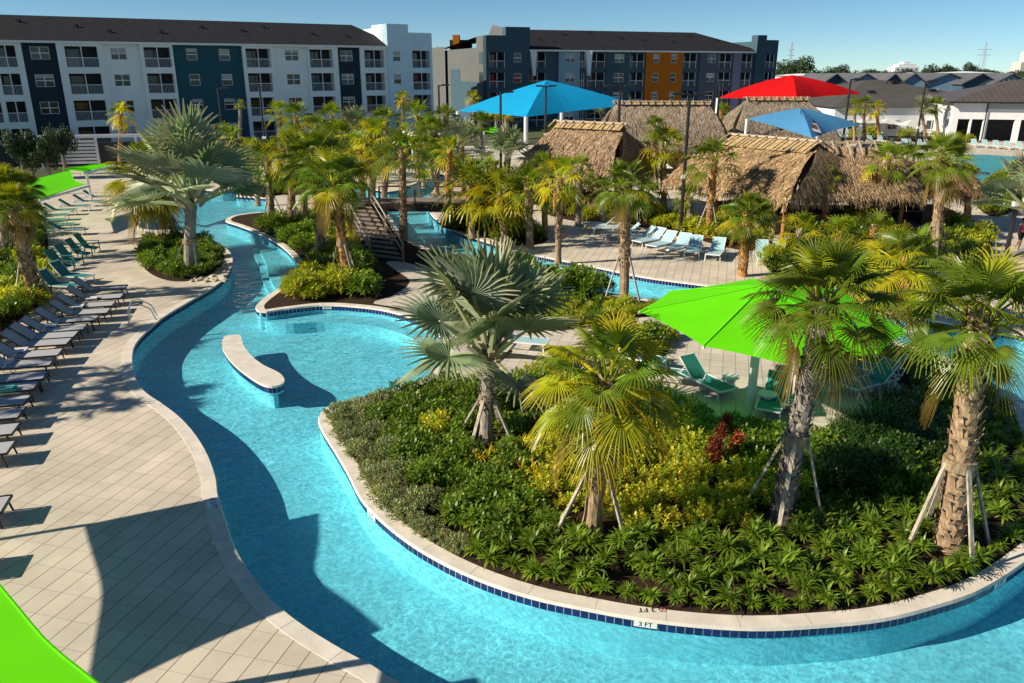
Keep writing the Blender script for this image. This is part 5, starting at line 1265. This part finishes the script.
# ================================================================ FAR TREES
far_leaf = LEAF('far_tree_leaf', (.035,.06,.025), .2, .6)
def tree_mesh(seed, w, h, n):
    rnd = random.Random(seed); mb = MB(); cl = []
    for i in range(int(10)):
        a = rnd.uniform(0, 6.28); r_ = w * .36 * math.sqrt(rnd.random()); cl.append((Vector((cos(a) * r_, sin(a) * r_, h * rnd.uniform(.35, .82))), w * rnd.uniform(.16, .28)))
    for i in range(n):
        c_, r_ = rnd.choice(cl); d = Vector((rnd.gauss(0, 1), rnd.gauss(0, 1), rnd.gauss(0, 1))).normalized(); p = c_ + d * r_ * rnd.uniform(.6, 1.05)
        s = w * .016 * rnd.uniform(.6, 1.4); u = Vector((rnd.gauss(0, 1), rnd.gauss(0, 1), rnd.gauss(0, 1))).normalized(); v = d.cross(u).normalized(); k = rnd.uniform(.6, 1.5)
        mb.face([p - u * s - v * s, p + u * s - v * s, p + u * s + v * s, p - u * s + v * s], (k, k, k * .9))
    return mb
TM = [tree_mesh(i, 1.0, 1.0, 3200).mesh('crown', far_leaf) for i in range(4)]
def tree(label, px, pytop, Y, wpx, group='trees along the horizon', name='round_tree'):
    b = D(px, 72, Y); h = max(4, D(px, pytop, Y).z); w_ = wpx / F * Y * 1.25
    t = thing(name, label, 'tree', (b.x, Y, 0), 0, group); m = MB(); m.tube([(0, 0, 0), (0, 0, h * .45)], [h * .04, h * .025], 7); m.build('trunk', wood_g, t)
    c_ = obj('crown', R.choice(TM), t); c_.scale = (w_, w_, h * 1.02); c_.rotation_euler = (0, 0, R.uniform(0, 6)); return t
tree('dark tree crown right of the apartment block, largest on the horizon', 798, 57, 260, 30)
tree('shorter tree left of that largest one', 782, 63, 255, 16)
tree('round tree between the red canopy and the white hotel', 838, 65, 330, 22)
tree('tall round tree with smooth top right of the white hotel', 940, 62.5, 330, 22)
tree('second tree touching the tall round one', 951, 65, 335, 14)
tree('dome-shaped tree alone left of the lattice mast', 969, 63, 330, 18)
tree('tree filling the gap between the two apartment blocks', 437, 50, 175, 16, None)
tree('tree in the gap nearest the grey end wall', 444, 54, 170, 8, None)
fi = 0
lbs = []
for x in range(-60, 1110, 13):
    if 440 < x < 775 or x < 440: continue
    tree('low tree of the continuous treeline under the horizon', x + R.uniform(-4, 4), R.uniform(68.5, 71.5), R.uniform(330, 420), R.uniform(14, 24), 'low trees of the far treeline')
tf_ = tree('multicoloured young tree with yellow and red leaves in front of the left block', 48, 122, 74, 22, None, 'young_tree')
for y_ in ((13,150,24),(4,142,22),(30,158,20)):
    tree({13:'dark bushy tree at the left edge below the first balconies',4:'dark bushy tree cut by the left edge',30:'dark low tree beside the navy wall base',70:'low shrub tree before the white pergola'}[y_[0]], y_[0], y_[1]-12, 70, y_[2], None, 'bushy_tree')
wood_strip = fill('far_woodland', [[Vector(p) for p in ((-900,430),(900,430),(900,1500),(-900,1500))]], .05, M('woodland', (.035,.05,.025), .95, .4, .02)); struct(wood_strip); wood_strip['kind'] = 'structure'

# ================================================================ STAIRS AND BRIDGE
sb0, sb1 = G(370,258), G(403,262); mid_ = (sb0 + sb1) / 2; rd_ = (sb1 - sb0).normalized(); bk = Vector((-rd_.y, rd_.x, 0)); wst = 2.0
mid_ = mid_ + Vector((0, 0, 0)); t = thing('footbridge', 'weathered wooden footbridge with steps rising from the island walkway', 'footbridge', (0, 0, 0))
sway = -1.2
def SP(x, y, z): p = mid_ + rd_ * (x + y * sway) + bk * y; return Vector((p.x, p.y, z))
m = MB(); r2 = MB(); N_ = 12; rise = .155; run = .33
for i in range(N_):
    z1 = rise * (i + 1); y0 = run * i
    A_, B_, C_, D_ = SP(-wst / 2, y0 - .02, z1), SP(wst / 2, y0 - .02, z1), SP(wst / 2, y0 + run, z1), SP(-wst / 2, y0 + run, z1)
    dn = Vector((0, 0, -.05)); m.raw([A_, B_, C_, D_, A_ + dn, B_ + dn, C_ + dn, D_ + dn], [(0, 1, 2, 3), (4, 5, 1, 0), (5, 6, 2, 1), (7, 4, 0, 3)])
    r2.face([SP(-wst / 2, y0 + .02, z1 - rise), SP(wst / 2, y0 + .02, z1 - rise), SP(wst / 2, y0 + .02, z1 - .05), SP(-wst / 2, y0 + .02, z1 - .05)])
m.build('treads', M('tread_boards', (.24,.19,.15), .8, .2, 4), t); r2.build('risers', M('riser_boards', (.05,.04,.035), .9, .2, 4), t)
zt = rise * N_; ye = run * N_
m = MB(); L0, L1 = SP(-wst / 2, ye, zt), SP(wst / 2, ye, zt); e_end = G(470,207,zt); 
m.box((0, -.9, -.12), ((Vector((e_end.x - L0.x, 0, 0))).length + 3, 1.3, 0), Matrix.Translation((L0.x, L0.y + .9, zt))); m.build('deck', M('bridge_boards', (.22,.17,.13), .8, .25, 4), t)
m = MB(); m.box((0, -.96, -.45), (e_end.x - L0.x + 3, -.90, -.02), Matrix.Translation((L0.x + .01, L0.y + .9, zt))); m.box((0, 1.3, -.45), (e_end.x - L0.x + 3, 1.36, -.02), Matrix.Translation((L0.x + .01, L0.y + .9, zt))); m.build('fascia', M('fascia_boards', (.06,.04,.03), .85, .2, 4), t)
hw = M('handrail_metal', (.42,.40,.36), .4, .1, 5)
for s in (-1, 1):
    m = MB(); m.tube([SP(s * wst / 2, -.1, .95), SP(s * wst / 2, ye, zt + .95)], .035, 7); m.tube([SP(s * wst / 2, -.1, .5), SP(s * wst / 2, ye, zt + .5)], .022, 6); m.build('handrail', hw, t)
    for y_, z_ in ((-.05, 0), (ye * .5, zt * .5), (ye, zt)):
        m = MB(); m.bar(SP(s * wst / 2, y_, z_ - (.0 if z_ == 0 else .3)), SP(s * wst / 2, y_, z_ + .98), .11); m.build('post', wood, t)
for k in range(4):
    for s in (-.85, 1.25):
        x = L0.x + 2.2 + k * 2.0
        if s < 0 and False: continue
        m = MB(); m.bar((x, L0.y + .9 + s, 0 if k in (0, 3) else zt - .4), (x, L0.y + .9 + s, zt + .95), .10); m.build('rail_post', wood_g, t)
for s in (-.85, 1.25):
    m = MB(); m.bar((L0.x + 2.2, L0.y + .9 + s, zt + .95), (L0.x + 8.2, L0.y + .9 + s, zt + .95), .06); m.build('top_rail', wood_g, t)

# ================================================================ LAMP POSTS
def lamp(label, base, top, heads=1, big=True):
    b = G(*base); h = D(top[0], top[1], b.y).z; t = thing('lamp_post', label, 'lamp post', b, 0, 'tall dark lamp posts')
    m = MB(); m.tube([(0, 0, 0), (0, 0, .5), (0, 0, h)], [.15, .11, .085], 8); m.build('pole', black, t)
    m = MB(); m.tube([(0, 0, 0), (0, 0, .12)], [.2, .18], 10); m.build('base', black, t)
    for k in range(heads):
        s = (1, -1)[k]; m = MB(); m.bar((0, 0, h - .05), (s * .75, 0, h - .02), .09); m.build('arm', black, t)
        m = MB(); m.box((s * .3 if s > 0 else -.95, -.17, h - .05), (1.0 if s > 0 else -.3, .2, h + .08)); m.build('lamp_head', black, t)
    m = MB(); m.box((-.16, -.12, h * .42), (.16, .12, h * .42 + .22)); m.build('speaker', white, t)
    return t
lamp('tallest dark lamp post, in the hedge right of the middle of the far bank', (680,236), (683,94), 2)
lamp('lamp post in front of the nearer thatched hut', (615,212), (617,86), 2)
lamp('lamp post before the turquoise canopy', (545,170), (545,86), 2)
lamp('lamp post left of the turquoise canopy front corner', (501,190), (501,92), 1)
lamp('lamp post in the gap between the apartment blocks', (441,170), (441,85), 1)
lamp('lamp post against the teal wall panel', (227,170), (223,88), 1)
lamp('lamp post between the middle balconies of the left block', (268,175), (267,87), 1)
lamp('lamp post with pale head before the right tip of the red canopy', (838,178), (845,79), 1)
lamp('lamp post with pale head before the grey hall roof', (913,162), (922,81), 1)
lamp('lamp post on the hall side, behind the red canopy tip', (880,128), (884,81), 1)
lamp('leaning-looking lamp post with white speaker at the right edge path', (1004,265), (1032,120), 1)
lamp('lamp post beside the navy wall at the left edge', (3,196), (-6,100), 1)
lamp('lamp post right of the orange panel of the apartment block', (713,170), (713,82), 1)

# ================================================================ SMALLER THINGS
def parasol(label, px, pyb, pyt, rpx):
    b = G(px, pyb); z = D(px, pyt, b.y).z; r_ = rpx / F * b.y; t = thing('parasol', label, 'parasol', b, 0, 'white parasols'); m = MB(); m.tube([(0, 0, 0), (0, 0, z)], .04, 8); m.build('pole', white, t)
    cs_ = [Vector((cos(a) * r_, sin(a) * r_, z - .75)) for a in (pi / 4 + k * pi / 2 for k in range(4))]; sail('canopy', cs_, Vector((0, 0, z)), white_c, t, .04, 4)
parasol('white parasol between the thatched huts, the upper of two', 640, 178, 152, 19); parasol('white parasol lower and right of its twin between the thatched huts', 658, 180, 158, 17)
parasol('white parasol left in the far trio before the hall', 868, 137, 117, 18); parasol('white parasol in the middle of the far trio before the hall', 886, 137, 118, 16); parasol('white parasol right in the far trio before the hall', 909, 139, 119.5, 16)
# cabana
cbn = thing('cabana', 'black square cabana with striped pale roof between the palms at the right', 'cabana', (G(898,236).x, G(898,236).y, 0), radians(-8))
m = MB(); 
for x in (-1.9, 1.9):
    for y in (0, 2.4): m.bar((x, y, 0), (x, y, 2.15), .12)
m.build('frame', black, cbn)
m = MB(); m.box((-1.9, 2.3, .1), (1.9, 2.36, 2.1)); m.box((-1.88, .1, .1), (-1.84, 2.3, 2.1)); m.build('side_curtain', M('black_fabric', (.015,.015,.018), .9), cbn)
m = MB()
for k in range(9): m.box((-2.1 + k * .48, -.2, 2.16), (-1.80 + k * .48, 2.6, 2.2))
m.build('roof_slats', white, cbn); m = MB(); m.box((-1.5, .5, .1), (1.5, 2.1, .5)); m.build('daybed', M('grey_cushion', (.12,.15,.18), .9), cbn)
m = MB(); m.tube([(-1.7, -.5, 0), (-1.7, -.5, .8)], .22, 12); pot = m.build('urn', wall_w); tag(pot, 'pale round urn beside the black cabana', 'urn'); pot.location = cbn.location
# white pergola + wall at left
pg = thing('pergola', 'white louvred pergola before the left apartment block', 'pergola', (G(44,170).x, G(44,170).y, 0), radians(14))
Lp = 8.5
for k in range(7): m = MB(); m.box((0, -.05, .5 + k * .33), (Lp * .58, .0, .72 + k * .33)); m.build('louvre', wall_w, pg)
for x in (0, Lp * .58, Lp): m = MB(); m.box((x - .1, -.1, 0), (x + .1, .1, 2.9)); m.build('post', wall_w, pg)
for k in range(2): m = MB(); m.box((-.3, -.2 + k * 1.2, 2.9), (Lp + .8, -.05 + k * 1.2, 3.15)); m.build('beam', wall_w, pg)
fw = thing('garden_wall', 'low dark wall along the foot of the left apartment block', 'wall', (G(0,178).x - 8, G(0,178).y + 6, 0), radians(20)); m = MB(); m.box((0, 0, 0), (48, .3, 2.2)); m.build('panel', M('dark_wall', (.05,.05,.055), .9, .3, .6), fw)
# pool handrails
def handrail(label, px, py, rz):
    b = G(px, py); t = thing('pool_handrail', label, 'handrail', (b.x, b.y, 0), rz); st_ = M('steel', (.55,.55,.55), .15, .05, 3, .5, .9)
    for s in (-.28, .28):
        m = MB(); m.tube([(-.45, s, 0), (-.42, s, .6), (-.30, s, .78), (-.05, s, .82), (.35, s, .55), (.5, s, .1)], .025, 8); m.build('rail', st_, t)
    return t
handrail('pair of bent steel handrails on the left coping of the main pool', 143, 322, radians(20)); handrail('steel handrails at the near rim of the upper left pool', 150, 228, radians(70))
# far pool by the clubhouse
fp = resample(spline(P2([(938,163),(965,155),(1005,156),(1045,160),(1045,180),(1005,186),(965,186),(945,176)]), 5), .6)
struct(fill('far_pool_water', [fp], .02, M('far_pool', (.04,.33,.36), .35, .15, .6, .3))); m = MB(); ribbon(m, fp, .03, offset(fp, .5), .03); struct(m.build('far_pool_coping', cop_m))
# markings
def text(s, size, mat, parent, M_):
    cu = bpy.data.curves.new('lettering', 'FONT'); cu.body = s; cu.size = size; cu.align_x = 'CENTER'; cu.align_y = 'CENTER'; cu.extrude = .001; o = bpy.data.objects.new('tmp', cu); COL.objects.link(o); bpy.context.view_layer.update()
    me = bpy.data.meshes.new_from_object(o); bpy.data.objects.remove(o); me.materials.clear(); me.materials.append(mat); o = obj('lettering', me, parent); o.matrix_local = M_; return o
ink = M('black_ink', (.012,.012,.015), .5); inkb = M('blue_ink', (.02,.05,.25), .5); tilew = M('white_tile', (.75,.75,.72), .3)
def marker(label, px, py, rz, txt, flip=False, loop=INN, face=False, col=ink, plate=False, sz=.17):
    b = G(px, py, .012); t = thing('depth_marker', label, 'depth marker', (b.x, b.y, .016), rz, 'depth markings round the pool')
    if plate: m = MB(); m.box((-.2, -.12, -.006), (.2, .12, .0)); m.build('tile', tilew, t)
    text(txt, sz, col, t, Matrix.Translation((.06, 0, .002)))
    m = MB(); n_ = 20
    for i in range(n_):
        a, c_ = 2 * pi * i / n_, 2 * pi * (i + 1) / n_; m.face([(-.22 + cos(a) * .065, sin(a) * .065, .003), (-.22 + cos(c_) * .065, sin(c_) * .065, .003), (-.22 + cos(c_) * .05, sin(c_) * .05, .003), (-.22 + cos(a) * .05, sin(a) * .05, .003)])
    m.face([(-.26, -.045, .003), (-.25, -.052, .003), (-.18, .045, .003), (-.19, .052, .003)]); m.build('no_diving_sign', M('red_ink', (.35,.08,.06), .6) if col is ink else col, t)
marker('black 3 FT depth marking on the coping at the near edge of the island', 650, 610, pi, '3 FT')
marker('black depth marking on the island coping at the lower right', 992, 577, pi + .35, '3 FT'); marker('black depth marking on the coping where the island edge curves up', 373, 497, radians(130), '3 FT')
marker('black depth marking on the coping by the island corner nearest the bay', 352, 402, radians(15), '3 FT'); marker('blue depth tile set into the left coping', 213, 504, radians(-65), '3 FT', col=inkb, plate=True)
def facemark(label, i_px, txt):
    p = G(i_px[0], i_px[1], -.1).xy; k = min(range(len(INN)), key=lambda i: (INN[i] - p).length); a, b = INN[k - 1], INN[(k + 1) % len(INN)]; d = (b - a).normalized()
    nrm = Vector((d.y, -d.x)); cen = sum(INN, Vector((0, 0))) / len(INN)
    if nrm.dot(Vector((7, 3)) - INN[k]) > 0 and nrm.y > 0: nrm = -nrm
    if nrm.y > 0: nrm = -nrm
    q = INN[k] + nrm * .022; ang = math.atan2(nrm.x, -nrm.y)
    t = thing('waterline_marker', label, 'depth marker', (q.x, q.y, -.1), ang, 'white tiles in the blue waterline band')
    m = MB(); m.box((-.20, -.004, -.062), (.20, .004, .058)); m.build('tile', tilew, t); text(txt, .13, ink, t, Matrix.Translation((0, -.008, -.002)) @ Matrix.Rotation(pi / 2, 4, 'X'))
facemark('white 3 FT tile in the blue waterline band at the near island edge', (640, 617), '3 FT'); facemark('white tile in the waterline band below the lower right marking', (996, 584), '3 FT')
facemark('white tile in the waterline band where the island edge curves up', (377, 514), '3 FT')
facemark('white tile in the waterline band at the top of the round bay', (331, 307), '3 FT')
lid = M('skimmer_lid', (.6,.58,.52), .7)
def skimmer(l, x, y): b = G(x, y, .02); o = MB(); o.tube([(0, 0, 0), (0, 0, .012)], .16, 20); q = o.build('skimmer_lid', lid); tag(q, l, 'skimmer lid', 'round skimmer lids'); q.location = (b.x, b.y, .014)
skimmer('round pale skimmer lid in the shaded left coping', 219, 541); skimmer('round skimmer lid on the coping just below the other', 246, 583)
m = MB()
rr = random.Random(5)
for i in range(46):
    p = G(rr.uniform(190, 226), rr.uniform(262, 282)); 
    if inside(p, INN) or not inside(p, OUT): pass
    s = rr.uniform(.08, .2); m.tube([(p.x, p.y, 0), (p.x, p.y, s * .5)], [s, s * .6], 6)
st2 = m.build('pebbles', M('pale_rock', (.45,.38,.28), .9, .3, 2)); stuff(st2, 'pale decorative rocks at the foot of the silver palm planter', 'rocks')

def palm_at(label, x, y, h, r_, v):
    t = thing('cabbage_palm', label, 'palm tree', (x, y, 0)); rnd = random.Random(int(x * 10)); mb, top = trunk_mb(h, (0, 0), .18, .15, rnd, 1, 'tan'); mb.build('trunk', bark_m, t); c_ = obj('crown', crown('S', v, False), t); c_.location = (0, 0, h); c_.scale = (r_, r_, r_)
for i, (q, h) in enumerate((((82,408), 4.6), ((104,374), 5.0), ((96,388), 5.4), ((150,292), 4.8), ((110,330), 5.2))):
    p = G(*q) - k_ * h; palm_at('cabbage palm of the left border, %s from the near end' % ORD[i], p.x, p.y, h, 1.1, i % 3)

# person on the right-hand path
def person(label, base, rz):
    t = thing('person', label, 'person', base, rz)
    V = [((0,0,.98),.13),((0,0,1.12),.125),((0,0,1.3),.14),((0,0,1.44),.10),((0,0,1.52),.05),((0,.01,1.62),.085),((0,.0,1.72),.075),
         ((.09,0,.92),.10),((.12,.14,.52),.06),((.12,.06,.10),.042),((.12,.16,.05),.035),
         ((-.09,0,.92),.10),((-.11,-.10,.52),.06),((-.11,-.32,.14),.042),((-.11,-.24,.05),.035),
         ((.19,0,1.41),.055),((.26,-.04,1.14),.042),((.25,.10,.92),.03),((.25,.13,.84),.025),
         ((-.19,0,1.41),.055),((-.26,.02,1.14),.042),((-.25,.16,.95),.03),((-.25,.2,.88),.025)]
    E_ = [(0,1),(1,2),(2,3),(3,4),(4,5),(5,6),(0,7),(7,8),(8,9),(9,10),(0,11),(11,12),(12,13),(13,14),(3,15),(15,16),(16,17),(17,18),(3,19),(19,20),(20,21),(21,22)]
    me = bpy.data.meshes.new('body'); me.from_pydata([v for v, _ in V], E_, []); o = obj('body', me, t)
    me.materials.append(M('skin', (.42,.24,.15), .6, .05)); md = o.modifiers.new('skin', 'SKIN')
    for i, (_, r_) in enumerate(V): me.skin_vertices[0].data[i].radius = (r_, r_)
    me.skin_vertices[0].data[0].use_root = True; sb = o.modifiers.new('sub', 'SUBSURF'); sb.levels = 2; sb.render_levels = 2
    m = MB(); m.tube([(0,0,.92),(0,0,1.1),(0,0,1.3),(0,0,1.45)], [.16,.15,.175,.12], 14); m.build('shirt', M('pink_cloth', (.55,.10,.22), .8), t, True)
    m = MB()
    m.tube([(0,0,1.0),(0,0,.84)], [.165,.175], 14)
    m.tube([(.09,0,.9),(.12,.10,.62)], [.11,.095], 12); m.tube([(-.09,0,.9),(-.11,-.07,.62)], [.11,.095], 12); m.build('shorts', M('dark_cloth', (.02,.022,.03), .8), t, True)
    m = MB(); m.tube([(0,-.02,1.60),(0,-.02,1.70),(0,-.01,1.765)], [.085,.10,.05], 12); m.build('hair', M('brown_hair', (.05,.03,.02), .7), t, True)
    return t
pb_ = G(1018, 251); person('person in a pink top and dark shorts by the right edge lamp post', (pb_.x, pb_.y, .01), radians(200))

def towel(label, p, rz, col):
    m = MB(); m.box((-.22, -.16, 0), (.22, .16, .05)); m.box((-.20, -.15, .052), (.16, .15, .09)); o = m.build('towel', M('towel_' + label.split()[1], col, .95, .1, 20)); tag(o, label, 'towel'); o.location = p; o.rotation_euler = (0, 0, rz)
towel('folded teal towel on a charcoal lounger at the left frame edge', G(8, 390, .39), .3, (.10,.42,.38))
towel('folded white towel on an aqua lounger of the far bank row', G(668, 250, .39), .9, (.75,.75,.73))
